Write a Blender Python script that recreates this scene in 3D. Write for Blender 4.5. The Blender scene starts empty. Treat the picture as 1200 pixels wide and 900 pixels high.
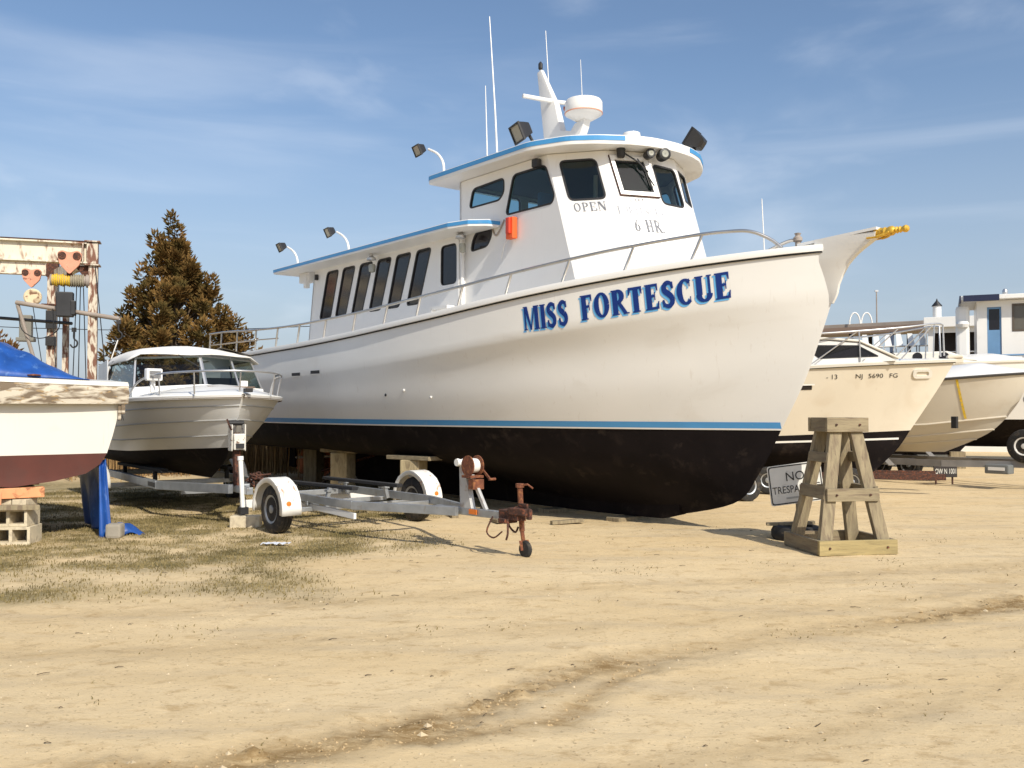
import bpy, bmesh, math, random
import numpy as np
from mathutils import Vector, Matrix
from mathutils.geometry import tessellate_polygon
from mathutils.bvhtree import BVHTree
random.seed(7); rng = np.random.default_rng(7)
PI = math.pi
S = bpy.context.scene
COL = S.collection

# ---------------------------------------------------------------- camera
cd = bpy.data.cameras.new('camera'); cam = bpy.data.objects.new('camera', cd); COL.objects.link(cam)
cd.sensor_width = 36; cd.lens = 36*1083/1200.; cd.clip_start = .05; cd.clip_end = 6000
cam.location = (0, 0, 1.7)
cam.rotation_euler = (PI/2 + math.atan(30/1083.), 0, 0)
S.camera = cam

# ---------------------------------------------------------------- light
SUN = Vector((.505, -.863, 0)).normalized(); EL = math.radians(39)
w = bpy.data.worlds.new('World'); S.world = w; w.use_nodes = True
nt = w.node_tree; nt.nodes.clear()
out = nt.nodes.new('ShaderNodeOutputWorld'); bg = nt.nodes.new('ShaderNodeBackground')
sky = nt.nodes.new('ShaderNodeTexSky'); sky.sky_type = 'NISHITA'; sky.sun_disc = False
sky.sun_elevation = EL; sky.sun_rotation = math.atan2(SUN.x, SUN.y)
sky.air_density = 1.0; sky.dust_density = 1.4; sky.ozone_density = 2.2; sky.altitude = 0
bg.inputs[1].default_value = .132
tc = nt.nodes.new('ShaderNodeTexCoord')
def wmap(scale, rot=(0, 0, 0)):
    m = nt.nodes.new('ShaderNodeMapping'); m.inputs['Scale'].default_value = scale; m.inputs['Rotation'].default_value = rot
    nt.links.new(tc.outputs['Generated'], m.inputs['Vector']); return m
def wnoise(m, sc, det, dist):
    n = nt.nodes.new('ShaderNodeTexNoise'); n.inputs['Scale'].default_value = sc; n.inputs['Detail'].default_value = det
    n.inputs['Distortion'].default_value = dist; nt.links.new(m.outputs[0], n.inputs['Vector']); return n
def wramp(n, a, b, v):
    r = nt.nodes.new('ShaderNodeMapRange'); r.inputs[1].default_value = a; r.inputs[2].default_value = b; r.inputs[3].default_value = 0; r.inputs[4].default_value = v
    r.interpolation_type = 'SMOOTHSTEP'
    nt.links.new(n.outputs[0], r.inputs[0]); return r
n1 = wramp(wnoise(wmap((1.1, 1.1, 9), (0, .07, .3)), 1.7, 7, .5), .48, .85, .24)      # long thin cirrus streaks
n2 = wramp(wnoise(wmap((2.6, 2.6, 6), (0, -.1, 1.0)), 2.0, 6, .3), .53, .80, .22)      # small wisps
mx = nt.nodes.new('ShaderNodeMath'); mx.operation = 'MAXIMUM'
nt.links.new(n1.outputs[0], mx.inputs[0]); nt.links.new(n2.outputs[0], mx.inputs[1])
hs = nt.nodes.new('ShaderNodeHueSaturation'); hs.inputs['Saturation'].default_value = 1.02
nt.links.new(sky.outputs[0], hs.inputs['Color'])
mix = nt.nodes.new('ShaderNodeMix'); mix.data_type = 'RGBA'
mix.inputs['B'].default_value = (7.2, 7.6, 8.2, 1)
sep = nt.nodes.new('ShaderNodeSeparateXYZ'); nt.links.new(tc.outputs['Generated'], sep.inputs[0])
hz = nt.nodes.new('ShaderNodeMapRange'); hz.interpolation_type = 'SMOOTHSTEP'; nt.links.new(sep.outputs[2], hz.inputs[0])
for i_, v_ in enumerate((-.02, .36, .80, 0)): hz.inputs[i_+1].default_value = v_
hm = nt.nodes.new('ShaderNodeMix'); hm.data_type = 'RGBA'; hm.inputs['B'].default_value = (3.25, 3.72, 4.45, 1)
nt.links.new(hz.outputs[0], hm.inputs['Factor']); nt.links.new(hs.outputs[0], hm.inputs['A'])
nt.links.new(mx.outputs[0], mix.inputs['Factor']); nt.links.new(hm.outputs['Result'], mix.inputs['A'])
nt.links.new(mix.outputs['Result'], bg.inputs[0]); nt.links.new(bg.outputs[0], out.inputs[0])
sl = bpy.data.lights.new('sun', 'SUN'); sun = bpy.data.objects.new('sun', sl); COL.objects.link(sun)
sl.energy = 4.3; sl.angle = math.radians(.55); sl.color = (1, .93, .80)
d = Vector((SUN.x*math.cos(EL), SUN.y*math.cos(EL), math.sin(EL)))
sun.rotation_euler = d.to_track_quat('Z', 'Y').to_euler(); sun.location = d*60
S.view_settings.view_transform = 'Standard'; S.view_settings.look = 'None'; S.view_settings.gamma = 1
S.view_settings.use_curve_mapping = False; S.view_settings.exposure = .09
S.render.engine = 'CYCLES'
S.cycles.max_bounces = 8; S.cycles.transparent_max_bounces = 16; S.cycles.caustics_reflective = False; S.cycles.caustics_refractive = False

# ---------------------------------------------------------------- materials
MATS = {}
def mat(name, col, rough=.5, metal=0, var=.0, vscale=3., col2=None, thr=(.5, .7), amount=1., bump=0, bscale=40., stretch=(1, 1, 1), spec=.5, coat=0, det=6, col3=None, thr3=(.6, .7), scale3=12.):
    """base colour, broad variation, a second colour in patches (dirt, rust), bump"""
    if name in MATS: return MATS[name]
    m = bpy.data.materials.new(name); m.use_nodes = True; t = m.node_tree; p = t.nodes['Principled BSDF']
    L = t.links.new
    p.inputs['Roughness'].default_value = rough; p.inputs['Metallic'].default_value = metal
    p.inputs['Specular IOR Level'].default_value = spec; p.inputs['Coat Weight'].default_value = coat
    c = t.nodes.new('ShaderNodeTexCoord'); mp = t.nodes.new('ShaderNodeMapping'); mp.inputs['Scale'].default_value = stretch
    L(c.outputs['Object'], mp.inputs[0])
    def noise(sc, dt=det, dist=0):
        n = t.nodes.new('ShaderNodeTexNoise'); n.inputs['Scale'].default_value = sc; n.inputs['Detail'].default_value = dt; n.inputs['Distortion'].default_value = dist
        L(mp.outputs[0], n.inputs['Vector']); return n.outputs[0]
    def rng_(s, a, b, lo, hi):
        r = t.nodes.new('ShaderNodeMapRange'); L(s, r.inputs[0])
        for i, v in enumerate((a, b, lo, hi)): r.inputs[i+1].default_value = v
        return r.outputs[0]
    def mixc(f, a, b):
        x = t.nodes.new('ShaderNodeMix'); x.data_type = 'RGBA'; L(f, x.inputs['Factor'])
        for s, v in (('A', a), ('B', b)):
            if isinstance(v, tuple): x.inputs[s].default_value = v+(1,)
            else: L(v, x.inputs[s])
        return x.outputs['Result']
    k = max(0, 1-var); dark = tuple(x*k for x in col); light = tuple(min(1, x*(1+var)) for x in col)
    res = mixc(rng_(noise(vscale), .3, .7, 0, 1), dark, light)
    if col2: res = mixc(rng_(noise(vscale*1.7, 9, .6), thr[0], thr[1], 0, amount), res, col2)
    if col3: res = mixc(rng_(noise(scale3, 9, .2), thr3[0], thr3[1], 0, 1), res, col3)
    L(res, p.inputs['Base Color'])
    if bump:
        b = t.nodes.new('ShaderNodeBump'); b.inputs['Strength'].default_value = bump; b.inputs['Distance'].default_value = .01
        L(noise(bscale), b.inputs['Height']); L(b.outputs[0], p.inputs['Normal'])
    MATS[name] = m; return m
def glassmat(name, tint, refl=.9):
    m = bpy.data.materials.new(name); m.use_nodes = True; t = m.node_tree; t.nodes.clear()
    o = t.nodes.new('ShaderNodeOutputMaterial'); tr = t.nodes.new('ShaderNodeBsdfTransparent'); tr.inputs[0].default_value = tint+(1,)
    g = t.nodes.new('ShaderNodeBsdfGlossy'); g.inputs['Roughness'].default_value = .03; g.inputs[0].default_value = (refl,)*3+(1,)
    f = t.nodes.new('ShaderNodeFresnel'); ge = t.nodes.new('ShaderNodeNewGeometry'); mr = t.nodes.new('ShaderNodeMapRange')
    t.links.new(ge.outputs['Backfacing'], mr.inputs[0]); mr.inputs[3].default_value = 1.5; mr.inputs[4].default_value = 1/1.5; t.links.new(mr.outputs[0], f.inputs[0])
    x = t.nodes.new('ShaderNodeMixShader'); t.links.new(f.outputs[0], x.inputs[0]); t.links.new(tr.outputs[0], x.inputs[1]); t.links.new(g.outputs[0], x.inputs[2])
    t.links.new(x.outputs[0], o.inputs[0]); MATS[name] = m; return m

WHITE = mat('white_boat_paint', (.80, .79, .76), .32, var=.03, vscale=1.3, col2=(.62, .58, .50), thr=(.62, .85), amount=.35, coat=.15)
HULLW = mat('hull_paint', (.77, .76, .73), .36, var=.045, vscale=.55, col2=(.54, .49, .41), thr=(.60, .85), amount=.38, stretch=(1, 1, 2.2), bump=.05, bscale=2.5)
HOUSEW = mat('house_paint', (.82, .815, .80), .4, var=.025, vscale=1.1, col2=(.60, .57, .50), thr=(.66, .9), amount=.3)
BOTTOM = mat('bottom_paint', (.0085, .006, .0065), .8, var=.3, vscale=2.2, col2=(.022, .016, .014), thr=(.55, .8), bump=.1, bscale=12, spec=.15)
BLUE = mat('blue_trim', (.065, .29, .60), .4, var=.06, col2=(.25, .42, .6), thr=(.66, .8), amount=.5)
NAVY = mat('navy_letters', (.008, .033, .19), .6, spec=.2); LBLUE = mat('light_blue_letters', (.12, .42, .78), .4)
FADED = mat('faded_letters', (.17, .18, .21), .6, var=.2, vscale=9, col2=(.82, .81, .79), thr=(.60, .66), amount=1, det=8)
GHOST = mat('ghost_letters', (.40, .42, .48), .6, var=.2, vscale=12, col2=(.82, .81, .79), thr=(.56, .62), amount=1)
DARKGL = mat('dark_window', (.012, .010, .013), .12, spec=.5)
GASKET = mat('black_rubber', (.02, .02, .022), .6)
GLASS = glassmat('clear_glass', (.34, .55, .60)); GLASSG = glassmat('grey_glass', (.55, .66, .68))
GALV = mat('galvanised_steel', (.42, .44, .46), .48, .75, var=.15, vscale=6, col2=(.30, .22, .15), thr=(.62, .75), amount=.5, bump=.05)
STEEL = mat('stainless_rail', (.55, .53, .50), .28, .9, var=.1, col2=(.35, .30, .24), thr=(.6, .8), amount=.5)
ALU = mat('aluminium', (.60, .60, .60), .35, .8, var=.05)
RUST = mat('rust', (.15, .05, .025), .85, var=.4, vscale=14, col2=(.28, .11, .04), thr=(.5, .65), bump=.4, bscale=60)
RUSTDK = mat('dark_rust', (.06, .028, .02), .9, var=.4, vscale=18, col2=(.18, .06, .03), thr=(.5, .65), bump=.4, bscale=60)
RUSTW = mat('rusty_white_paint', (.72, .66, .53), .6, var=.06, vscale=2, col2=(.20, .08, .04), thr=(.53, .66), amount=.95, col3=(.30, .16, .08), thr3=(.60, .72), scale3=9, bump=.15, det=9, stretch=(1.6, 1.6, .6))
RUSTP = mat('rusty_post_paint', (.62, .55, .44), .7, var=.1, vscale=4, col2=(.17, .065, .035), thr=(.42, .56), amount=.97, bump=.3, det=9, stretch=(2, 2, .6))
GOLD = mat('gold_leaf', (.75, .46, .06), .42, .35, var=.15, vscale=10, col2=(.35, .17, .03), thr=(.58, .7), amount=.7)
ORANGE = mat('orange_plastic', (.85, .13, .03), .5)
BLACK = mat('black_metal', (.018, .018, .02), .5, var=.3); RUBBER = mat('tyre_rubber', (.022, .021, .02), .85, var=.3, vscale=7, col2=(.16, .125, .085), thr=(.52, .75), amount=.6)
LAMPGL = mat('lamp_lens', (.35, .35, .30), .12, spec=.6)
WOODG = mat('weathered_wood', (.275, .225, .14), .85, var=.22, vscale=3, col2=(.17, .125, .085), thr=(.48, .66), amount=.8, bump=.5, bscale=22, stretch=(6, 6, .7), det=9)
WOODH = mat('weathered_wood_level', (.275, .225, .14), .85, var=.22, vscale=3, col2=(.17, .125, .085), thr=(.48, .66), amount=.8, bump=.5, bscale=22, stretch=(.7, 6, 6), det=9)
WOODSHADE = mat('weathered_wood_shaded', (.22, .18, .115), .85, var=.22, vscale=3, col2=(.15, .11, .075), thr=(.48, .66), amount=.8, bump=.5, bscale=22, stretch=(6, .7, 6), det=9)  # darker copy of the level wood: shade painted into the stand's side boards
WOODN = mat('greenish_wood', (.38, .30, .14), .85, var=.18, vscale=3, col2=(.2, .16, .08), thr=(.5, .7), amount=.6, bump=.4, bscale=22, stretch=(.7, 6, 6), det=9)
PILE = mat('pile_wood', (.42, .34, .20), .9, var=.18, vscale=3, col2=(.2, .15, .09), thr=(.5, .7), amount=.8, bump=.6, bscale=14, stretch=(3, 3, 1))
CONC = mat('concrete', (.60, .52, .37), .95, var=.12, vscale=6, col2=(.26, .21, .15), thr=(.5, .7), amount=.6, bump=.5, bscale=70)
REDB = mat('red_bottom_paint', (.085, .020, .012), .75, var=.18, vscale=2, col2=(.07, .025, .018), thr=(.5, .75), amount=.7, bump=.1)
CREAM = mat('cream_gelcoat', (.68, .655, .59), .4, var=.03, vscale=1.2, col2=(.5, .42, .30), thr=(.6, .85), amount=.35)
BEIGE = mat('beige_gelcoat', (.69, .63, .52), .38, var=.04, vscale=1., col2=(.5, .39, .26), thr=(.55, .85), amount=.4)
TARP = mat('blue_tarp', (.014, .075, .31), .42, var=.25, vscale=5, col2=(.10, .22, .5), thr=(.60, .68), amount=.5, bump=.35, bscale=9, coat=.1)
GRIME = mat('grimy_band', (.58, .52, .42), .8, var=.08, vscale=3, col2=(.12, .08, .045), thr=(.42, .58), amount=.9, stretch=(.8, .8, 3), bump=.3, col3=(.35, .24, .12), thr3=(.58, .66), det=10)
CARPET = mat('black_carpet', (.02, .02, .022), .95, bump=.3, bscale=120)
FOLI = mat('cedar_foliage', (.20, .115, .035), .8, var=.35, vscale=1.1, col2=(.075, .062, .018), thr=(.45, .6), amount=.8, spec=.2)
FOLI2 = mat('brown_foliage', (.16, .085, .03), .8, var=.3, vscale=1.1, spec=.2)
BARK = mat('bark', (.10, .07, .045), .95, var=.3, bump=.5)
REED = mat('dry_reed', (.33, .215, .095), .85, var=.35, vscale=2.5, col2=(.19, .11, .05), thr=(.45, .6), amount=.8, spec=.2)
GRASS = mat('dry_grass', (.165, .130, .055), .85, var=.25, vscale=1.5, col2=(.30, .235, .11), thr=(.46, .60), amount=.9, spec=.2)
CLOD = mat('sand_clod', (.40, .29, .155), .95, var=.3, vscale=4)
STONE = mat('pebble', (.52, .42, .27), .9, var=.3, vscale=2)
TWIG = mat('twig', (.10, .07, .04), .9)
YELLOW = mat('yellow_rope', (.75, .50, .03), .6, var=.2, vscale=20, col2=(.55, .45, .22), thr=(.55, .65)); ROPE = mat('grey_rope', (.35, .31, .22), .8, var=.2, vscale=20, bump=.5, bscale=100)
SALMON = mat('salmon_paint', (.68, .30, .19), .6, var=.1, vscale=6, col2=(.2, .08, .05), thr=(.58, .66), amount=.8)
DARK = mat('dark_interior', (.02, .014, .012), .9)  # near-black; paints unlit insides dark, also used on posts and a vent
SIGNW = mat('sign_white', (.70, .69, .64), .45, var=.06, vscale=5, col2=(.35, .33, .3), thr=(.62, .75), amount=.5)
INK = mat('sign_ink', (.03, .03, .03), .6)
DOORB = mat('blue_door', (.13, .26, .44), .5, var=.06); NAVYR = mat('navy_roof_edge', (.015, .02, .055), .4)
GREYR = mat('grey_roof', (.32, .27, .23), .7, var=.12, vscale=2)
ORP = mat('orange_beam_paint', (.75, .33, .15), .7, var=.12, vscale=5, col2=(.2, .07, .03), thr=(.56, .66), amount=.7)
PAPER = mat('white_litter', (.75, .78, .85), .6)
CANVAS = mat('white_canvas', (.78, .76, .72), .8, var=.03, bump=.2, bscale=7)
PLATE = mat('number_plate', (.03, .025, .025), .5)
BEIGECOV = mat('tan_netting', (.42, .37, .31), .9, var=.12, vscale=4)

def streaks(m, col, amount, sc=5., st=(3.2, 3.2, .22), thr=(.60, .78)):
    t = m.node_tree; p = t.nodes['Principled BSDF']; src = p.inputs['Base Color'].links[0].from_socket
    c = t.nodes.new('ShaderNodeTexCoord'); mp = t.nodes.new('ShaderNodeMapping'); mp.inputs['Scale'].default_value = st; t.links.new(c.outputs['Object'], mp.inputs[0])
    n = t.nodes.new('ShaderNodeTexNoise'); n.inputs['Scale'].default_value = sc; n.inputs['Detail'].default_value = 9; n.inputs['Roughness'].default_value = .65; t.links.new(mp.outputs[0], n.inputs['Vector'])
    r = t.nodes.new('ShaderNodeMapRange'); t.links.new(n.outputs[0], r.inputs[0]); r.inputs[1].default_value = thr[0]; r.inputs[2].default_value = thr[1]; r.inputs[3].default_value = 0; r.inputs[4].default_value = amount
    x = t.nodes.new('ShaderNodeMix'); x.data_type = 'RGBA'; t.links.new(r.outputs[0], x.inputs['Factor']); t.links.new(src, x.inputs['A']); x.inputs['B'].default_value = col+(1,)
    t.links.new(x.outputs['Result'], p.inputs['Base Color'])
streaks(HULLW, (.42, .34, .25), .30); streaks(HOUSEW, (.45, .38, .30), .22, 6); streaks(BOTTOM, (.05, .038, .03), .5, 3.5, (1, 1, 1), (.58, .7)); streaks(CREAM, (.40, .32, .22), .3); streaks(BEIGE, (.42, .33, .22), .25); streaks(WHITE, (.5, .44, .36), .18, 7)
# ---------------------------------------------------------------- builders
def obj(name, me, m, parent=None, smooth=None):
    o = bpy.data.objects.new(name, me); COL.objects.link(o)
    if m: me.materials.append(m)
    if parent: o.parent = parent
    if smooth is not None:
        for p in me.polygons: p.use_smooth = True
        if smooth < 3.1:
            try: me.set_sharp_from_angle(angle=smooth)
            except Exception: pass
    return o
def tag(o, label, cat, group=None, kind=None):
    o['label'] = label
    if cat: o['category'] = cat
    if group: o['group'] = group
    if kind: o['kind'] = kind
    return o
def thing(name, label, cat, loc=(0, 0, 0), rz=0, group=None, rot=None):
    o = bpy.data.objects.new(name, None); COL.objects.link(o); o.empty_display_size = .2
    o.location = loc; o.rotation_euler = rot if rot else (0, 0, rz)
    return tag(o, label, cat, group)
class MB:
    """collects shapes; build() makes ONE mesh object"""
    def __init__(s): s.v = []; s.f = []
    def add(s, vs, fs):
        n = len(s.v); s.v += [tuple(v) for v in vs]; s.f += [tuple(i+n for i in f) for f in fs]; return s
    def box(s, c, d, rz=0, M=None, tilt=None):
        x, y, z = (k/2 for k in d); vs = [Vector((a*x, b*y, e*z)) for a in (-1, 1) for b in (-1, 1) for e in (-1, 1)]
        R = Matrix.Rotation(rz, 3, 'Z')
        if tilt: R = R @ Matrix.Rotation(tilt[0], 3, 'X') @ Matrix.Rotation(tilt[1], 3, 'Y')
        vs = [R @ v + Vector(c) for v in vs]
        return s.add(vs, [(0, 1, 3, 2), (4, 6, 7, 5), (0, 4, 5, 1), (2, 3, 7, 6), (0, 2, 6, 4), (1, 5, 7, 3)])
    def beam(s, a, b, wd, h, up=(0, 0, 1)):
        a = Vector(a); b = Vector(b); t = (b-a).normalized(); u = Vector(up); sd = t.cross(u)
        if sd.length < 1e-4: sd = t.cross(Vector((0, 1, 0)))
        sd.normalize(); u = sd.cross(t)
        vs = [p + sd*i*wd/2 + u*j*h/2 for p in (a, b) for i, j in ((-1, -1), (1, -1), (1, 1), (-1, 1))]
        return s.add(vs, [(0, 1, 2, 3), (7, 6, 5, 4), (0, 4, 5, 1), (1, 5, 6, 2), (2, 6, 7, 3), (3, 7, 4, 0)])
    def tube(s, pts, r, n=10, cap=True):
        pts = [Vector(p) for p in pts]; m = len(pts); rr = r if isinstance(r, (list, tuple)) else [r]*m
        ref = None; rings = []
        for i, p in enumerate(pts):
            t = (pts[min(i+1, m-1)]-pts[max(i-1, 0)]).normalized()
            if ref is None: ref = t.orthogonal().normalized()
            ref = (ref - t*ref.dot(t)).normalized(); b = t.cross(ref)
            rings.append([p + (ref*math.cos(2*PI*k/n)+b*math.sin(2*PI*k/n))*rr[i] for k in range(n)])
        vs = [v for q in rings for v in q]; fs = []
        for i in range(m-1):
            for k in range(n): fs.append((i*n+k, i*n+(k+1) % n, (i+1)*n+(k+1) % n, (i+1)*n+k))
        if cap: fs += [tuple(range(n))[::-1], tuple((m-1)*n+k for k in range(n))]
        return s.add(vs, fs)
    def lathe(s, prof, n=24, c=(0, 0, 0), axis='z', rz=0):
        vs = []; m = len(prof)
        for r, z in prof:
            for k in range(n):
                a = 2*PI*k/n; x, y = r*math.cos(a), r*math.sin(a)
                p = Vector((x, y, z)) if axis == 'z' else (Vector((x, z, y)) if axis == 'y' else Vector((z, x, y)))
                p = Matrix.Rotation(rz, 3, 'Z') @ p; vs.append(p+Vector(c))
        fs = [(i*n+k, i*n+(k+1) % n, (i+1)*n+(k+1) % n, (i+1)*n+k) for i in range(m-1) for k in range(n)]
        fs += [tuple(range(n))[::-1], tuple((m-1)*n+k for k in range(n))]
        return s.add(vs, fs)
    def prism(s, poly, f0, f1):
        """poly of (a,b); f0/f1 map (a,b) to 3D for the two caps"""
        n = len(poly); vs = [f0(*p) for p in poly]+[f1(*p) for p in poly]
        tri = tessellate_polygon([[Vector((a, b, 0)) for a, b in poly]])
        fs = [tuple(t) for t in tri]+[tuple(n+i for i in t[::-1]) for t in tri]
        fs += [(i, (i+1) % n, n+(i+1) % n, n+i) for i in range(n)]
        return s.add(vs, fs)
    def panel(s, outer, holes, f, th):
        """flat wall with openings; f(a,b,off) maps to 3D"""
        loops = [outer]+holes; flat = [p for l in loops for p in l]; n = len(flat)
        tri = tessellate_polygon([[Vector((a, b, 0)) for a, b in l] for l in loops])
        vs = [f(a, b, 0) for a, b in flat]+[f(a, b, -th) for a, b in flat]
        fs = [tuple(t) for t in tri]+[tuple(n+i for i in t[::-1]) for t in tri]
        k = 0
        for l in loops:
            m = len(l)
            for i in range(m): fs.append((k+i, k+(i+1) % m, n+k+(i+1) % m, n+k+i))
            k += m
        return s.add(vs, fs)
    def grid(s, P, closed=False):
        m = len(P); n = len(P[0]); vs = [v for r in P for v in r]
        fs = [(i*n+k, i*n+(k+1) % n, (i+1)*n+(k+1) % n, (i+1)*n+k) for i in range(m-1) for k in range(n if closed else n-1)]
        return s.add(vs, fs)
    def build(s, name, m, parent=None, bev=0, smooth=None, fix=True, label=None):
        bm = bmesh.new(); vv = [bm.verts.new(v) for v in s.v]
        for f in s.f:
            if len(set(f)) < 3: continue
            try: bm.faces.new([vv[i] for i in f])
            except ValueError: pass
        if bev or smooth is not None: bmesh.ops.remove_doubles(bm, verts=bm.verts, dist=1e-5)
        if fix: bmesh.ops.recalc_face_normals(bm, faces=bm.faces)
        if bev:
            ed = [e for e in bm.edges if len(e.link_faces) == 2 and e.calc_face_angle(0) > .5]
            bmesh.ops.bevel(bm, geom=ed, offset=bev, segments=2, affect='EDGES', profile=.6)
        me = bpy.data.meshes.new(name); bm.to_mesh(me); bm.free()
        o = obj(name, me, m, parent, smooth)
        if label: o['label'] = label
        return o
def rpoly(pts, r, n=4):
    """round the corners of a polygon"""
    out = []; m = len(pts)
    for i in range(m):
        p = Vector(pts[i]).to_2d(); a = Vector(pts[i-1]).to_2d(); b = Vector(pts[(i+1) % m]).to_2d()
        ra = min(r, (a-p).length*.45, (b-p).length*.45); pa = p+(a-p).normalized()*ra; pb = p+(b-p).normalized()*ra
        for k in range(n+1):
            t = k/n; q = pa*(1-t)**2+p*2*t*(1-t)+pb*t*t; out.append((q.x, q.y))
    return out
def grow(pts, g):
    """offset a convex-ish polygon by g outwards"""
    c = Vector((sum(p[0] for p in pts)/len(pts), sum(p[1] for p in pts)/len(pts))); n = len(pts); out = []
    area = sum(pts[i][0]*pts[(i+1) % n][1]-pts[(i+1) % n][0]*pts[i][1] for i in range(n)); sg = 1 if area > 0 else -1
    for i in range(n):
        a = Vector(pts[i-1]); p = Vector(pts[i]); b = Vector(pts[(i+1) % n])
        d1 = (p-a).normalized(); d2 = (b-p).normalized(); nn = Vector((d1.y+d2.y, -d1.x-d2.x))*sg
        if nn.length < 1e-6: out.append(tuple(p)); continue
        nn.normalize(); out.append(tuple(p+nn*g))
    return out
def smoothpath(pts, n=6):
    P = [Vector(p) for p in pts]; out = []
    for i in range(len(P)-1):
        a, b, c, d_ = P[max(i-1, 0)], P[i], P[i+1], P[min(i+2, len(P)-1)]
        for k in range(n):
            t = k/n; out.append(.5*((2*b)+(c-a)*t+(2*a-5*b+4*c-d_)*t*t+(3*b-a-3*c+d_)*t**3))
    out.append(P[-1]); return out
def copy_tree(o, parent=None):
    c = o.copy(); COL.objects.link(c); c.parent = parent
    for ch in list(o.children): copy_tree(ch, c)
    return c
def textmesh(s, size=1, sx=1):
    cu = bpy.data.curves.new('txt', 'FONT'); cu.body = s; cu.size = size; cu.resolution_u = 3
    o = bpy.data.objects.new('txt', cu); COL.objects.link(o)
    bpy.context.view_layer.update(); dg = bpy.context.evaluated_depsgraph_get()
    me = bpy.data.meshes.new_from_object(o.evaluated_get(dg)); vs = [(v.co.x*sx, v.co.y) for v in me.vertices]; fs = [tuple(p.vertices) for p in me.polygons]
    bpy.data.objects.remove(o); bpy.data.meshes.remove(me); bpy.data.curves.remove(cu)
    x0 = min(v[0] for v in vs); x1 = max(v[0] for v in vs); return vs, fs, x0, x1

# serif letters from strokes; each is a list of quads in a box one unit high
def glyph(ch, T=.2, t=.085, sf=.055):
    Q = []
    def q(a, b, c, d_): Q.append((a, b, c, d_))
    def rect(x0, y0, x1, y1): q((x0, y0), (x1, y0), (x1, y1), (x0, y1))
    def stem(x, wd=None, y0=0, y1=1, s0=True, s1=True):
        wd = wd or T; rect(x, y0, x+wd, y1)
        e = .06
        if s0: rect(x-e, y0, x+wd+e, y0+sf)
        if s1: rect(x-e, y1-sf, x+wd+e, y1)
    def rib(pts, ws):
        n = len(pts); L_ = []; R_ = []
        for i in range(n):
            a = pts[max(i-1, 0)]; b = pts[min(i+1, n-1)]; dx, dy = b[0]-a[0], b[1]-a[1]; l = math.hypot(dx, dy) or 1
            nx, ny = -dy/l, dx/l; h = ws[i]/2; L_.append((pts[i][0]+nx*h, pts[i][1]+ny*h)); R_.append((pts[i][0]-nx*h, pts[i][1]-ny*h))
        for i in range(n-1): q(R_[i], R_[i+1], L_[i+1], L_[i])
    def arc(cx, cy, rx, ry, a0, a1, n=14):
        P = [(cx+rx*math.cos(math.radians(a0+(a1-a0)*k/n)), cy+ry*math.sin(math.radians(a0+(a1-a0)*k/n))) for k in range(n+1)]
        W = [t+(T-t)*abs(math.cos(math.radians(a0+(a1-a0)*k/n)))**1.5 for k in range(n+1)]; rib(P, W)
    wd = .7
    if ch == 'M':
        wd = 1.02; stem(.07, t); stem(.76, T); q((.07, 1), (.44, .0), (.52, .0), (.30, 1)); q((.44, 0), (.52, 0), (.80, 1), (.73, 1))
    elif ch == 'I': wd = .34; stem(.07)
    elif ch == 'S':
        wd = .62; P = smoothpath([(.52, .72, 0), (.47, .9, 0), (.30, .955, 0), (.15, .84, 0), (.16, .66, 0), (.31, .53, 0), (.46, .38, 0), (.47, .17, 0), (.31, .045, 0), (.12, .12, 0), (.07, .30, 0)], 3)
        W = [t+(T*.95-t)*max(0, math.sin(PI*k/(len(P)-1)))**1.2 for k in range(len(P))]; rib([(p.x, p.y) for p in P], W)
        rect(.50, .70, .55, .97); rect(.04, .03, .09, .32)
    elif ch in 'FE':
        wd = .68 if ch == 'E' else .64; stem(.07); rect(.27, 1-t, .62, 1); q((.57, .72), (.62, .72), (.62, .92), (.53, .92)); rect(.27, .48, .46, .48+t); rect(.44, .36, .49, .68)
        if ch == 'E': rect(.27, 0, .64, t); q((.54, t), (.64, t), (.66, .30), (.61, .30))
    elif ch == 'O': wd = .78; arc(.38, .5, .27, .455, 0, 360, 26)
    elif ch in 'RP':
        wd = .74 if ch == 'R' else .66; stem(.07); arc(.30, .735, .24, .225, 90, -90, 10); rect(.2, 1-t, .31, 1)
        rect(.2, .48, .31, .48+t*.9)
        if ch == 'R': q((.60, 0), (.80, 0), (.46, .5), (.28, .5)); rect(.58, 0, .86, sf)
    elif ch == 'T': wd = .72; stem(.26, s1=False); rect(.03, 1-t, .69, 1); q((.03, .70), (.08, .70), (.14, .93), (.03, .93)); q((.64, .70), (.69, .70), (.69, .93), (.58, .93))
    elif ch == 'C': wd = .70; arc(.38, .5, .27, .455, 48, 312, 20); rect(.54, .68, .59, .98); rect(.555, .12, .60, .30)
    elif ch == 'U': wd = .76; stem(.07, T, .28, 1, s0=False); stem(.58, t, .28, 1, s0=False); arc(.395, .30, .235, .255, 180, 360, 12)
    elif ch == 'N': wd = .84; stem(.07, t); stem(.66, t, s0=False); q((.07, 1), (.62, 0), (.75, 0), (.27, 1))
    elif ch == 'H': wd = .84; stem(.07); stem(.55); rect(.2, .46, .6, .46+t)
    elif ch == 'A': wd = .8; q((.05, 0), (.05+t, 0), (.40, 1), (.34, 1)); q((.56, 0), (.56+T, 0), (.44, 1), (.32, 1)); rect(.2, .3, .6, .3+t)
    elif ch == '6': wd = .62; arc(.31, .3, .20, .26, 0, 360, 18); rib([(.13, .32), (.17, .62), (.30, .85), (.50, .96)], [T, T*.9, t*1.2, t])
    elif ch == '.': wd = .2; rect(.04, 0, .15, .11)
    else: wd = .42
    return Q, wd
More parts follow.
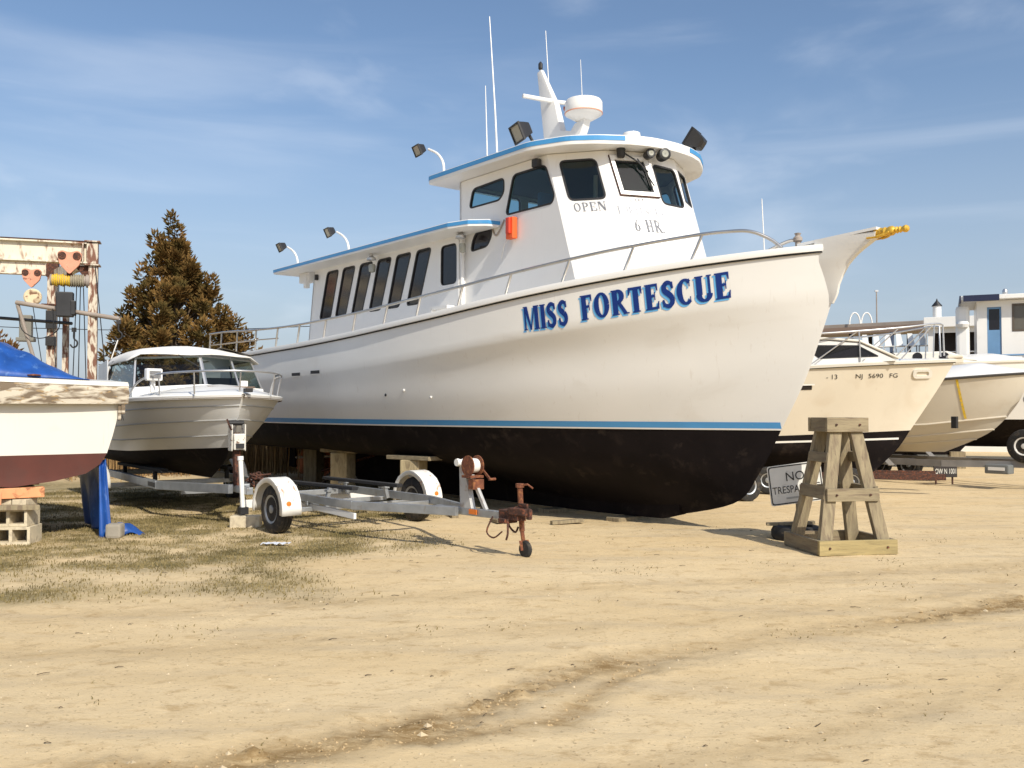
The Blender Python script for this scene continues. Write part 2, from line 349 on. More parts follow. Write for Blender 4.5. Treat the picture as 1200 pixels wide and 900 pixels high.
def lettering(text, T=.2, t=.085, gap=.10, sub=2):
    """-> (verts (x,y,piece), faces, width)"""
    V = []; Fc = []; x = 0; k = 0
    for ch in text:
        Q, wd = glyph(ch, T, t)
        for qd in Q:
            n0 = len(V); k += 1
            for i in range(sub+1):
                for j in range(sub+1):
                    a = i/sub; b = j/sub
                    px = (1-b)*((1-a)*qd[0][0]+a*qd[1][0])+b*((1-a)*qd[3][0]+a*qd[2][0]); py = (1-b)*((1-a)*qd[0][1]+a*qd[1][1])+b*((1-a)*qd[3][1]+a*qd[2][1])
                    V.append((x+px, py, k % 12))
            for i in range(sub):
                for j in range(sub): Fc.append((n0+i*(sub+1)+j, n0+(i+1)*(sub+1)+j, n0+(i+1)*(sub+1)+j+1, n0+i*(sub+1)+j+1))
        x += wd+gap
    return V, Fc, x-gap

# ---------------------------------------------------------------- hulls
def lerp_tab(tab, s):
    return float(np.interp(s, [a for a, b in tab], [b for a, b in tab]))
def hull_grid(levels, L, nu=60, nv=6, side=1):
    """levels: dict(x0, z0, W, le, e, z=[(s,z)..], aft=[(s,f)..]); returns rows of points between the levels"""
    us = [(k/nu)**1.6 for k in range(nu+1)]; G = []
    for lv in levels:
        row = []
        for u in us:
            x = lv['x0']+(-L-lv['x0'])*u; dd = lv['x0']-x
            y = lv['W']*(1-(1-min(1, dd/lv['le']))**lv['e'])*(lerp_tab(lv['aft'], -x) if 'aft' in lv else 1)
            z = lerp_tab(lv['z'], -x) if 'z' in lv else lv['z0']
            if u == 0: z = lv['z0']
            row.append(Vector((x, y*side, z)))
        G.append(row)
    out = []
    for i in range(len(G)-1):
        A, B_, C, D = G[max(i-1, 0)], G[i], G[i+1], G[min(i+2, len(G)-1)]
        for k in range(nv):
            t = k/nv; r = []
            for a, b, c, d_ in zip(A, B_, C, D):
                if lev_sharp.get(i): a = b+(b-c)
                if lev_sharp.get(i+1): d_ = c+(c-b)
                r.append(.5*((2*b)+(c-a)*t+(2*a-5*b+4*c-d_)*t*t+(3*b-a-3*c+d_)*t**3))
            out.append(r)
    out.append(G[-1]); return out, G
lev_sharp = {}
def smooth_tab(tab, s):
    return lerp_tab(tab, s)
def bvh_of(o):
    me = o.data; return BVHTree.FromPolygons([v.co for v in me.vertices], [tuple(p.vertices) for p in me.polygons])
def on_side(bvh, x, z, off=.004, side=-1):
    h = bvh.ray_cast(Vector((x, side*8, z)), Vector((0, -side, 0)))
    if h[0] is None: return None
    n = h[1]
    if n.y*side < 0: n = -n
    return h[0]+n*off
def decal_strip(bvh, xs, z0, z1, off=.004, side=-1, rows=2):
    P = []
    for x in xs:
        r = [on_side(bvh, x, (z0(x) if callable(z0) else z0)*(1-k/rows)+(z1(x) if callable(z1) else z1)*k/rows, off, side) for k in range(rows+1)]
        if all(p is not None for p in r): P.append(r)
    return P
def warp(vs, fs, fn):
    m = MB(); P = [fn(v) for v in vs]; ok = [p is not None for p in P]
    m.v = [tuple(p) if p is not None else (0, 0, 0) for p in P]; m.f = [f for f in fs if all(ok[i] for i in f)]; return m

def wheel(parent, c, R=.33, wd=.2, rz=0, rimmat=None, rimR=.19, axis='y', name='wheel', label=None):
    w_ = wd/2
    prof = [(rimR, -w_*.8), (rimR+.02, -w_), (R*.86, -w_), (R*.97, -w_*.82), (R, -w_*.5), (R, -w_*.28), (R-.008, -w_*.26), (R-.008, -w_*.2), (R, -w_*.18),
            (R, w_*.18), (R-.008, w_*.2), (R-.008, w_*.26), (R, w_*.28), (R, w_*.5), (R*.97, w_*.82), (R*.86, w_), (rimR+.02, w_), (rimR, w_*.8)]
    wh = MB().lathe(prof, 40, c, axis, rz).build(name, RUBBER, parent, smooth=.6, label=label)
    rp = [(.03, -w_*.95), (.055, -w_*.9), (.06, -w_*.55), (rimR*.62, -w_*.5), (rimR*.8, -w_*.62), (rimR*.9, -w_*.85), (rimR+.006, -w_*.93), (rimR+.006, -w_*.8),
          (rimR-.02, -w_*.6), (rimR-.02, w_*.6), (rimR+.006, w_*.8), (rimR+.006, w_*.93), (rimR*.9, w_*.85), (rimR*.8, w_*.62), (rimR*.62, w_*.5), (.06, w_*.55), (.055, w_*.9), (.03, w_*.95)]
    MB().lathe(rp, 28, c, axis, rz).build('rim', rimmat or GALV, wh, smooth=.5)
    return wh
#PART2
# ---------------------------------------------------------------- ground
NT = {}
def vnoise(X, Y, sc, seed):
    if seed not in NT: NT[seed] = np.random.default_rng(seed).random((257, 257))
    T = NT[seed]; x = X/sc+1000; y = Y/sc+1000
    xi = np.floor(x).astype(int); yi = np.floor(y).astype(int); fx = x-xi; fy = y-yi; fx = fx*fx*(3-2*fx); fy = fy*fy*(3-2*fy)
    a = T[xi % 256, yi % 256]; b = T[(xi+1) % 256, yi % 256]; c = T[xi % 256, (yi+1) % 256]; d_ = T[(xi+1) % 256, (yi+1) % 256]
    return (a*(1-fx)+b*fx)*(1-fy)+(c*(1-fx)+d_*fx)*fy-.5
RUTS = [([(-3.5, 4.0), (-1.6, 4.38), (-.6, 4.95), (.1, 5.7), (.75, 6.35), (1.95, 7.05), (3.0, 7.5), (4.4, 8.15), (7, 9.1), (12, 10.6)], .20, 1.),
        ([(-.45, 4.85), (.2, 5.15), (.6, 5.75), (.95, 6.4), (1.5, 6.75)], .12, .8),
        ([(-5, 3.7), (-2, 3.75), (.1, 4.2), (1.3, 4.7), (2.6, 5.6), (4.4, 6.3), (8, 7.3)], .15, .45),
        ([(-9, 7.0), (-5, 7.6), (-2, 8.2), (1, 8.9), (5, 9.9), (10, 11.8)], .22, .3),
        ([(-9, 5.9), (-5, 6.3), (-2, 6.75), (1, 7.4), (4, 8.6), (10, 12.6)], .2, .25)]
def segd(X, Y, pts):
    D = np.full(X.shape, 1e9)
    for (ax, ay), (bx, by) in zip(pts[:-1], pts[1:]):
        dx, dy = bx-ax, by-ay; t = np.clip(((X-ax)*dx+(Y-ay)*dy)/(dx*dx+dy*dy), 0, 1); D = np.minimum(D, np.hypot(X-ax-t*dx, Y-ay-t*dy))
    return D
def gfields(X, Y):
    rut = np.zeros(X.shape); hgt = np.zeros(X.shape)
    wob = vnoise(X, Y, .5, 5)*.16+vnoise(X, Y, .12, 6)*.06
    for pts, wd, k in RUTS:
        D = segd(X, Y, pts)+wob
        br = np.clip(.5+1.1*vnoise(X, Y, 1.4, 9)+.25, 0, 1)
        g = np.exp(-(D/wd)**2)*k*br; rut = np.maximum(rut, g); hgt += -.018*g+.006*k*br*np.exp(-((D-wd*1.9)/(wd*.5))**2)+.007*k*br*np.exp(-((D-wd)/(wd*.45))**2)*np.sin(X*46+Y*9)*np.clip(vnoise(X, Y, .9, 44)*3+.6, 0, 1)
    gr = np.clip((-1.15-X-.42*(12.2-Y)*-.15+vnoise(X, Y, 1.7, 11)*2.6)/1.2, 0, 1)*np.clip((Y-8.4+vnoise(X, Y, 1.2, 12)*1.8)/1.1, 0, 1)*np.clip((23-Y)/2, 0, 1)
    gr *= np.clip(.60+vnoise(X, Y, .55, 13)*1.1+vnoise(X, Y, .2, 14)*.7, 0, 1)
    gr *= np.where(X > -1.6, .55, 1)
    hgt += vnoise(X, Y, 2.5, 1)*.05+vnoise(X, Y, .8, 2)*.013+vnoise(X, Y, .25, 3)*.007+vnoise(X, Y, .09, 4)*.005
    cl = vnoise(X, Y, .07, 7)+vnoise(X, Y, .035, 8); hgt += np.clip(cl-.30, 0, 1)*.03*(.45+3.2*rut)+rut*vnoise(X, Y, .16, 41)*.03
    return hgt, rut, gr
def graded(lo, hi, st, far, n):
    a = np.arange(lo, hi, st); g = np.geomspace(st, far, n); return np.concatenate([(lo-np.cumsum(g))[::-1], a, a[-1]+np.cumsum(g)])
gx = graded(-6.5, 7.5, .045, 420, 44); gy = np.concatenate([[-1500, -300, -60, -15, -3, 1, 2.4], np.arange(3.2, 9, .035), np.arange(9, 16, .06), 16+np.cumsum(np.geomspace(.08, 420, 46))])
GX, GY = np.meshgrid(gx, gy, indexing='ij'); GH, GR, GG = gfields(GX, GY)
rad = np.hypot(GX, GY-10); GH *= np.clip((60-rad)/40, 0, 1)
def gz(x, y):
    h, _, _ = gfields(np.array([float(x)]), np.array([float(y)])); return float(h[0])
me = bpy.data.meshes.new('ground'); nx, ny = GX.shape
me.vertices.add(nx*ny); me.vertices.foreach_set('co', np.stack([GX, GY, GH], -1).astype(np.float32).ravel())
ii = (np.arange(nx-1)[:, None]*ny+np.arange(ny-1)[None, :]).ravel(); Fq = np.stack([ii, ii+ny, ii+ny+1, ii+1], -1).astype(np.int32)
me.loops.add(Fq.size); me.loops.foreach_set('vertex_index', Fq.ravel()); me.polygons.add(len(Fq))
me.polygons.foreach_set('loop_start', np.arange(0, Fq.size, 4, dtype=np.int32)); me.polygons.foreach_set('use_smooth', np.ones(len(Fq), bool))
me.update(calc_edges=True)
for nm, A in (('damp', GR), ('soil', GG)):
    at = me.attributes.new(nm, 'FLOAT', 'POINT'); at.data.foreach_set('value', A.astype(np.float32).ravel())
gm = bpy.data.materials.new('sandy_ground'); gm.use_nodes = True; t = gm.node_tree; p = t.nodes['Principled BSDF']; p.inputs['Roughness'].default_value = .95; p.inputs['Specular IOR Level'].default_value = .15
tcg = t.nodes.new('ShaderNodeTexCoord')
def gn(sc, det=8, st=(1, 1, 1), dist=0, rough=.6):
    mp = t.nodes.new('ShaderNodeMapping'); mp.inputs['Scale'].default_value = st; mp.inputs['Rotation'].default_value = (0, 0, .12); t.links.new(tcg.outputs['Object'], mp.inputs[0])
    n = t.nodes.new('ShaderNodeTexNoise'); n.inputs['Scale'].default_value = sc; n.inputs['Detail'].default_value = det; n.inputs['Roughness'].default_value = rough; n.inputs['Distortion'].default_value = dist
    t.links.new(mp.outputs[0], n.inputs['Vector']); return n.outputs[0]
def gr_(s, a, b, lo=0, hi=1):
    r = t.nodes.new('ShaderNodeMapRange'); t.links.new(s, r.inputs[0])
    for i, v in enumerate((a, b, lo, hi)): r.inputs[i+1].default_value = v
    return r.outputs[0]
def gmix(f, a, b):
    x = t.nodes.new('ShaderNodeMix'); x.data_type = 'RGBA'; t.links.new(f, x.inputs['Factor'])
    for s_, v in (('A', a), ('B', b)):
        if isinstance(v, tuple): x.inputs[s_].default_value = v+(1,)
        else: t.links.new(v, x.inputs[s_])
    return x.outputs['Result']
def gmul(a, b, op='MULTIPLY'):
    x = t.nodes.new('ShaderNodeMath'); x.operation = op
    for i, v in enumerate((a, b)):
        if isinstance(v, (int, float)): x.inputs[i].default_value = v
        else: t.links.new(v, x.inputs[i])
    return x.outputs[0]
def gattr(n):
    a = t.nodes.new('ShaderNodeAttribute'); a.attribute_name = n; return a.outputs['Fac']
c = gmix(gr_(gn(.45, 5, (.6, 1.6, 1)), .35, .65), (.62, .47, .265), (.68, .535, .325))
c = gmix(gr_(gn(1.3, 8, (.4, 1.8, 1), .5), .50, .70, 0, .75), c, (.50, .40, .26))
c = gmix(gr_(gn(4.2, 12, (.85, 1.35, 1), .4, .75), .53, .66, 0, .7), c, (.39, .265, .125))
c = gmix(gr_(gn(13, 12, (.8, 1.2, 1), .3, .75), .57, .68, 0, .6), c, (.36, .25, .13))
c = gmix(gr_(gn(55, 4), .60, .72, 0, .5), c, (.70, .60, .42))
c = gmix(gr_(gn(34, 6), .60, .67, 0, .6), c, (.24, .165, .09))
c = gmix(gmul(gattr('damp'), gr_(gn(7, 10, (.6, 1.4, 1), .4, .75), .34, .56, .25, 1)), c, (.235, .15, .062))
c = gmix(gmul(gattr('soil'), gr_(gn(8, 10, (1, 1, 1), .4, .7), .28, .50, .15, 1)), c, (.125, .11, .045))
t.links.new(c, p.inputs['Base Color'])
bp = t.nodes.new('ShaderNodeBump'); bp.inputs['Strength'].default_value = .55; bp.inputs['Distance'].default_value = .012
bh = gmul(gn(24, 10, (.7, 1.2, 1), 0, .7), gmul(gn(90, 5), .45), 'ADD'); t.links.new(bh, bp.inputs['Height']); t.links.new(bp.outputs[0], p.inputs['Normal'])
go = bpy.data.objects.new('ground', me); COL.objects.link(go); me.materials.append(gm)
tag(go, 'pale sandy boatyard ground with tyre ruts', None, kind='structure')

# ---------------------------------------------------------------- main boat
SHEER = [(0, 3.77), (.59, 3.73), (1.54, 3.645), (2.63, 3.53), (3.95, 3.38), (5.0, 3.26), (5.7, 3.19), (7, 3.10), (8.3, 3.035), (10, 2.97), (12.4, 2.92), (16.3, 2.90)]
AFT = [(0, 1), (11, 1), (16.3, .93)]
def gw(s): return 2.4*(1-(1-min(1, (s+.2)/7.7))**2.3)*lerp_tab(AFT, s)
LEN = 15.6; WLZ = 1.42
fb = thing('fishing_boat', 'big white fishing boat with blue trim, MISS FORTESCUE lettered on its bow', 'fishing boat', (4.03, 11.79, 0), math.radians(-50.7))
def sheer_s(): # smoothed sheer samples
    out = []
    for k in range(0, 164, 3):
        s = k/10; v = sum(lerp_tab(SHEER, max(0, s+o)) for o in (-.5, -.25, 0, .25, .5))/5
        out.append((s, v if s > .5 else lerp_tab(SHEER, s)))
    return out
SH = sheer_s()
TOPS = [dict(x0=.2, z0=3.77, W=2.4, le=7.7, e=2.3, aft=AFT, z=SH),
        dict(x0=.10, z0=3.16, W=2.395, le=7.78, e=2.22, aft=AFT, z=[(s_, v-.61) for s_, v in SH]),
        dict(x0=-.07, z0=2.70, W=2.35, le=7.8, e=1.93, aft=AFT, z=[(0, 2.70), (3, 2.50), (6, 2.25), (9, 2.12), (16.3, 2.08)]),
        dict(x0=-.33, z0=2.08, W=2.31, le=8.0, e=1.90, aft=AFT, z=[(0, 2.08), (4, 1.92), (8, 1.82), (16.3, 1.80)]),
        dict(x0=-.70, z0=WLZ, W=2.22, le=8.2, e=1.85, aft=AFT)]
BOTS = [dict(x0=-.70, z0=WLZ, W=2.22, le=8.2, e=1.85, aft=AFT),
        dict(x0=-1.05, z0=.83, W=2.02, le=8.6, e=1.7, aft=AFT, z=[(1.05, .83), (5, .90), (9, .96), (16.3, .98)]),
        dict(x0=-1.48, z0=.39, W=1.1, le=8.5, e=1.35, aft=AFT, z=[(1.48, .39), (4.5, .52), (8, .78), (16.3, .86)]),
        dict(x0=-2.73, z0=.10, W=.06, le=2.5, e=1.2, aft=AFT, z=[(2.73, .10), (6, .3), (9, .68), (16.3, .80)])]
def make_hull(name, levels, m, parent, L, nu=70, nv=6, transom=True, sharp=(), smooth=1.0, rows=None):
    lev_sharp.clear()
    for i in sharp: lev_sharp[i] = True
    mb = MB(); ends = []
    for sd in (1, -1):
        G, _ = hull_grid(levels, L, nu, nv, sd); mb.grid(G); ends.append([r[-1] for r in G])
    if transom:
        n = len(ends[0]); b = len(mb.v); mb.v += [tuple(p) for p in ends[0]]+[tuple(p) for p in ends[1]]
        mb.f += [(b+i, b+i+1, b+n+i+1, b+n+i) for i in range(n-1)]
    return mb.build(name, m, parent, smooth=smooth)
hull = make_hull('hull', TOPS, HULLW, fb, LEN, sharp=(1,), smooth=1.2)
bott = make_hull('hull_bottom', BOTS, BOTTOM, fb, LEN, smooth=.8)
HB = bvh_of(hull); BB = bvh_of(bott)
# keel
kp = [(-2.4, .16), (-2.73, .075), (-4, .05), (-11.6, .05), (-12.0, .3), (-12.8, .66), (-14.4, .80), (-14.4, .95), (-4, .6), (-2.4, .4)]
MB().prism(kp, lambda a, b: (a, -.07, b), lambda a, b: (a, .07, b)).build('keel', BOTTOM, fb)
# skeg strut and rudder aft
r_ = MB().beam((-15.2, 0, .9), (-15.2, 0, .25), .06, .45, up=(1, 0, 0)).build('rudder', BOTTOM, fb)
MB().tube([(-12.6, -.02, .62), (-14.9, -.02, .5)], .035).build('propeller_shaft', STEEL, fb)
# stripes
def strip(name, bv, x0, x1, z0, z1, m, off, par, n=110, sides=(-1, 1)):
    mb = MB()
    for sd in sides:
        P = decal_strip(bv, [x1-(x1-x0)*(k/n)**2 for k in range(n+1)], z0, z1, off, sd)
        if len(P) > 1: mb.grid(P)
    return mb.build(name, m, par, fix=False)
strip('boot_stripe', HB, -15.55, -.672, 1.445, 1.53, BLUE, .005, fb)
strip('stripe_edge', HB, -15.55, -.70, 1.425, 1.446, WHITE, .007, fb)
# gunwale cap, thin dark strip below it, and deck
def gunwale_pts(x_list, inset=0, dz=0, side=-1):
    return [Vector((x, side*max(0, gw(-x)-inset), lerp_tab(SH, -x)+dz)) for x in x_list]
xs = [.2-(k/70)**1.5*15.8 for k in range(71)]
mb = MB(); dark_strip = MB()
for sd in (-1, 1):
    rows = []; srow = []
    for x in xs:
        s = -x; y = gw(s); z = lerp_tab(SH, s); k = min(1, (s+.2)/.5+.15)
        rows.append([Vector((x, sd*(y+.045*k), z-.055)), Vector((x, sd*(y+.055*k), z-.01)), Vector((x, sd*(y+.045*k), z+.03)), Vector((x, sd*max(0, y-.14), z+.035)), Vector((x, sd*max(0, y-.16), z-.08))])
        srow.append([Vector((x, sd*(y+.012), z-.056)), Vector((x, sd*(y+.014), z-.078))])
    mb.grid(rows); dark_strip.grid(srow)
mb.add([(0.02, 0, 3.8), (0, 0, 3.72), (-.15, -.12, 3.79)], [])
mb.build('rub_rail', WHITE, fb, smooth=.6); dark_strip.build('rail_dark_strip', GASKET, fb)
dk = MB(); rows = [[Vector((x, -max(0, gw(-x)-.1), lerp_tab(SH, -x)-.06)), Vector((x, 0, lerp_tab(SH, -x)-.03)), Vector((x, max(0, gw(-x)-.1), lerp_tab(SH, -x)-.06))] for x in xs]
dk.grid(rows).build('deck', WHITE, fb, smooth=.8)
# clipper bow knee + gilded scroll
KF = [(3.05, .10), (3.15, .16), (3.28, .19), (3.41, .25), (3.53, .33), (3.62, .42), (3.70, .53), (3.76, .63), (3.80, .70), (3.87, .72)]
rows = []
for k in range(15):
    z = 3.05+.82*k/14; xf = float(np.interp(z, [a for a, b in KF], [b for a, b in KF])); hw = .02+.13*min(1, (z-3.05)/.55); u = min(1, (z-3.05)/.8)
    rows.append([Vector((-.12+.04*u, -hw, z)), Vector((xf*.5, -hw*.72, z)), Vector((xf-.015, -.02-.045*u**3, z)), Vector((xf, 0, z)), Vector((xf-.015, .02+.045*u**3, z)), Vector((xf*.5, hw*.72, z)), Vector((-.12+.04*u, hw, z))])
MB().grid(rows).build('bow_knee', HULLW, fb, smooth=.5)
MB().prism([(-.32, .17), (.72, .075), (.72, -.075), (-.32, -.17)], lambda a, b: (a, b, 3.815+.075*(a+.3)), lambda a, b: (a, b, 3.85+.075*(a+.3))).build('bow_plank', WHITE, fb)
g = MB().lathe([(.02, .66), (.055, .67), (.058, .70), (.05, .72), (.058, .745), (.05, .77), (.057, .80), (.046, .825), (.058, .86), (.06, .89), (.045, .915), (.03, .93), (.045, .95), (.03, .97), (.042, .99), (.028, 1.01), (.042, 1.04), (.046, 1.065), (.03, 1.09), (.005, 1.10)], 16, (0, 0, 3.86), 'x')
g.build('gilded_scroll', GOLD, fb, smooth=.6)
for sd in (-1, 1):
    MB().tube(smoothpath([(.60, sd*.085, 3.80), (.70, sd*.07, 3.80), (.80, sd*.06, 3.815), (.88, sd*.05, 3.85)], 4), [.012]*5+[.02]*4+[.016]*3+[.006], 8).build('gilded_leaf', GOLD, fb)

# wheelhouse
RK = .315; ZT = 5.55; ZB = 3.02; YW = 1.4
FB = [(-3.82, -YW), (-3.1, -.88), (-2.8, -.30), (-2.8, .30), (-3.1, .88), (-3.82, YW)]
def facet(i):
    a, b = FB[i], FB[i+1]; l = math.hypot(b[0]-a[0], b[1]-a[1]); dx, dy = (b[0]-a[0])/l, (b[1]-a[1])/l
    nr = Vector((dy, -dx, 0)); nr = (nr+Vector((0, 0, nr.x*RK))).normalized()
    def f(u, z, off=0): return Vector((a[0]+RK*(ZT-z)+u*dx, a[1]+u*dy, z))+nr*off
    return f, l
def sideplane(y, sg):
    return lambda x, z, off=0: Vector((x, sg*(y+off), z))
wins = MB()
# side windows (x,z)
W2 = [(-5.78, 5.06), (-5.68, 5.37), (-4.85, 5.40), (-4.85, 5.17), (-4.97, 5.06)]
W3 = [(-4.81, 4.79), (-4.62, 5.40), (-3.85, 5.40), (-3.645, 4.90), (-3.70, 4.79)]
WL = [(-5.73, 4.33), (-5.70, 4.48), (-5.60, 4.63), (-5.17, 4.65), (-5.17, 4.52), (-5.28, 4.36)]
def xfront(z): return FB[0][0]+RK*(ZT-z)
wall = MB(); frames = []; panes = []
so = [(-6.05, ZB), (xfront(ZB), ZB), (xfront(ZT), ZT), (-6.05, ZT)]
house_faces = []
for sg in (-1, 1):
    f = sideplane(YW, sg)
    wl = [(W2, GLASS), (W3, GLASS), (WL, DARKGL)]
    wall.panel(so, [rpoly(q, .09) for q, _ in wl], f, .05)
    for q, gm_ in wl: house_faces.append((rpoly(q, .09), f, gm_))
WA = [(.16, 5.43), (.715, 5.43), (.735, 4.80), (.18, 4.80)]; WC = [(.05, 5.37), (.54, 5.37), (.56, 4.75), (.07, 4.75)]
WB = [(.09, 5.39), (.545, 5.39), (.59, 4.88), (.12, 4.88)]
for i in range(5):
    f, l = facet(i)
    q = {0: WA, 1: WB, 2: WC, 3: [(l-a, b) for a, b in WB][::-1], 4: [(l-a, b) for a, b in WA][::-1]}[i]
    rp = rpoly(q, .09 if i in (0, 2, 4) else .03)
    wall.panel([(0, ZB), (l, ZB), (l, ZT), (0, ZT)], [rp], f, .05); house_faces.append((rp, f, GLASSG))
wall.panel([(-YW, ZB), (YW, ZB), (YW, ZT), (-YW, ZT)], [rpoly([(-1.3, 4.85), (-.08, 4.85), (-.08, 5.46), (-1.3, 5.46)], .08), rpoly([(.08, 4.85), (1.3, 4.85), (1.3, 5.46), (.08, 5.46)], .08)], lambda a, b, off=0: Vector((-6.05-off, a, b)), .05)
CLEARG = glassmat('aft_clear_glass', (.85, .9, .92))
for a0_, a1_ in ((-1.3, -.08), (.08, 1.3)): house_faces.append((rpoly([(a0_, 4.85), (a1_, 4.85), (a1_, 5.46), (a0_, 5.46)], .08), lambda a, b, off=0: Vector((-6.05-off, a, b)), CLEARG))
wh = wall.build('wheelhouse', HOUSEW, fb)
def window(par, poly, f, gl, lip=.018, off=.006, fm=GASKET, depth=.03, inset=.015):
    outer = grow(poly, lip*.6); inner = grow(poly, -lip)
    fr = MB().panel(outer, [inner], lambda a, b, o: f(a, b, off+o), depth).build('window_frame', fm, par)
    n = MB(); tri = tessellate_polygon([[Vector((a, b, 0)) for a, b in inner]]); n.add([f(a, b, -inset) for a, b in inner], [tuple(t_) for t_ in tri]).build('pane', gl, fr, fix=False)
    return fr
for q, f, gl in house_faces: window(wh, q, f, gl)
# opening window's white frame on the second facet
f, l = facet(1)
of = [(.03, 5.46), (.615, 5.455), (.665, 4.83), (.066, 4.845)]; inn = [(.09, 5.395), (.55, 5.39), (.595, 4.895), (.12, 4.90)]
MB().panel(of, [inn], lambda a, b, o: f(a, b, .04+o), .03).build('hinged_window_frame', WHITE, fb)
MB().panel(grow(of, .012), [grow(of, -.006)], lambda a, b, o: f(a, b, .03+o), .025).build('hinged_window_seal', RUSTDK, fb)
# interior: floor, dash, seat, ceiling panel coloured dark to look unlit through the glass
MB().box((-4.9, 0, 4.40), (2.2, 2.68, .04)).build('wheelhouse_floor', GREYR, fb)
MB().prism([(-6.0, -1.34), (-3.85, -1.34), (-3.12, -.84), (-2.84, -.29), (-2.84, .29), (-3.12, .84), (-3.85, 1.34), (-6.0, 1.34)], lambda a, b: (a, b, 5.50), lambda a, b: (a, b, 5.53)).build('dark_ceiling_panel', mat('unlit_ceiling_tone', (.15, .19, .19), .8), fb)
MB().box((-3.55, 0, 4.72), (.35, 1.7, .3)).build('dashboard', BLACK, fb, bev=.03)
st = MB().box((-4.55, -.55, 4.75), (.4, .42, .1)).box((-4.75, -.55, 5.0), (.08, .42, .5)).box((-4.55, -.55, 4.55), (.1, .1, .3)).build('helm_seat', DOORB, fb, bev=.03)
MB().box((-4.1, -.1, 5.1), (.05, .05, .85)).build('interior_post', WHITE, fb)
# wheelhouse roof
RO = [(-6.55, -1.74), (-3.85, -1.74), (-3.25, -1.5), (-2.95, -1.2), (-2.65, -.75), (-2.53, -.4), (-2.5, 0)]
RO = RO+[(a, -b) for a, b in RO[:-1]][::-1]
RO = rpoly(RO, .12, 3)
MB().prism(RO, lambda a, b: (a, b, 5.56), lambda a, b: (a, b, 5.70)).build('wheelhouse_roof', HOUSEW, fb, bev=.012, smooth=.5)
MB().prism(grow(RO, -.12), lambda a, b: (a, b, 5.70), lambda a, b: (a*.97-.13, b*.8, 5.76)).build('roof_crown', HOUSEW, fb)
def edge_band(name, poly, z0, z1, m, par, off=.006, keep=None):
    mb = MB(); q = grow(poly, off); n = len(q)
    for i in range(n):
        a, b = q[i], q[(i+1) % n]
        if keep and not keep((a[0]+b[0])/2, (a[1]+b[1])/2): continue
        mb.add([(a[0], a[1], z0), (b[0], b[1], z0), (b[0], b[1], z1), (a[0], a[1], z1)], [(0, 1, 2, 3)])
    return mb.build(name, m, par)
edge_band('roof_stripe', RO, 5.615, 5.685, BLUE, fb, keep=lambda x, y: not (x > -2.75 and y > -.85 and y < .35))
# aft cabin
CY = 1.5; CZ = 4.60
cab = MB(); cf = []
CW = [(-10.87, -10.54, -10.06, -10.39), (-10.2, -9.87, -9.39, -9.77), (-9.54, -9.19, -8.72, -9.13), (-8.87, -8.53, -8.05, -8.44), (-8.2, -7.87, -7.39, -7.79), (-7.54, -7.2, -6.75, -7.13)]
for sg in (-1, 1):
    f = sideplane(CY, sg); hs_ = [rpoly([(a, 3.58), (b, 4.53), (c_, 4.53), (d_, 3.58)], .08) for a, b, c_, d_ in CW]+[rpoly([(-6.46, 3.82), (-6.45, 4.51), (-5.98, 4.51), (-5.98, 3.82)], .08)]
    cab.panel([(-11.42, 2.86), (-5.86, 3.0), (-5.86, CZ+.03), (-11.12, CZ+.03)], hs_, f, .05); cf += [(q, f) for q in hs_]
cab.panel([(-CY, 2.86), (CY, 2.86), (CY, CZ), (-CY, CZ)], [], lambda a, b, o: Vector((-11.42+.3*(b-2.86)/1.75-o, a, b)), .05)
cab.panel([(-CY, 2.9), (CY, 2.9), (CY, CZ), (-CY, CZ)], [], lambda a, b, o: Vector((-5.9+o, a, b)), .05)
ca = cab.build('cabin', HOUSEW, fb)
for q, f in cf: window(ca, q, f, DARKGL, fm=GASKET)
# side door
f = sideplane(CY, -1)
MB().panel(rpoly([(-6.56, 3.15), (-5.92, 3.15), (-5.92, 4.56), (-6.56, 4.56)], .04), [rpoly([(-6.46, 3.82), (-6.45, 4.51), (-5.98, 4.51), (-5.98, 3.82)], .1)], lambda a, b, o: f(a, b, .014+o), .012).build('cabin_door', HOUSEW, fb)
MB().box((-6.25, -1.62, 3.42), (.5, .16, .05)).box((-6.46, -1.66, 3.25), (.04, .08, .35)).build('door_step', WHITE, fb)
CR = [(-12.1, -1.97), (-5.6, -1.97), (-5.2, -1.86), (-4.98, -1.62), (-4.95, -1.41), (-6.06, -1.41), (-6.06, 1.41), (-4.95, 1.41), (-4.98, 1.62), (-5.2, 1.86), (-5.6, 1.97), (-12.1, 1.97)]
MB().prism(CR, lambda a, b: (a, b, 4.62), lambda a, b: (a, b, 4.73)).build('cabin_roof', HOUSEW, fb, bev=.01)
edge_band('cabin_roof_stripe', CR, 4.655, 4.715, BLUE, fb, keep=lambda x, y: abs(y) > 1.5)
# roof brackets under aft overhang, step light
MB().box((-11.5, -1.45, 4.52), (.45, .2, .2)).box((-11.35, -1.56, 4.42), (.1, .1, .28)).build('roof_bracket', HOUSEW, fb, bev=.01)
MB().lathe([(.01, 0), (.09, .01), (.09, .05), (.03, .09), (.03, .13)], 14, (-8.45, -1.7, 4.49)).build('deck_lamp', ALU, fb, smooth=.6)
MB().lathe([(.01, -.12), (.06, -.1), (.07, .0), (.05, .04)], 12, (-8.42, -1.7, 4.38)).build('deck_lamp_globe', LAMPGL, fb, smooth=1)
MB().lathe([(.01, 0), (.09, .01), (.09, .05), (.04, .09)], 14, (-5.72, -1.62, 4.52)).build('deck_lamp', ALU, fb, smooth=.6)
MB().lathe([(.01, -.12), (.05, -.1), (.06, .0), (.05, .04)], 12, (-5.7, -1.6, 4.40)).build('deck_lamp_globe', LAMPGL, fb, smooth=1)
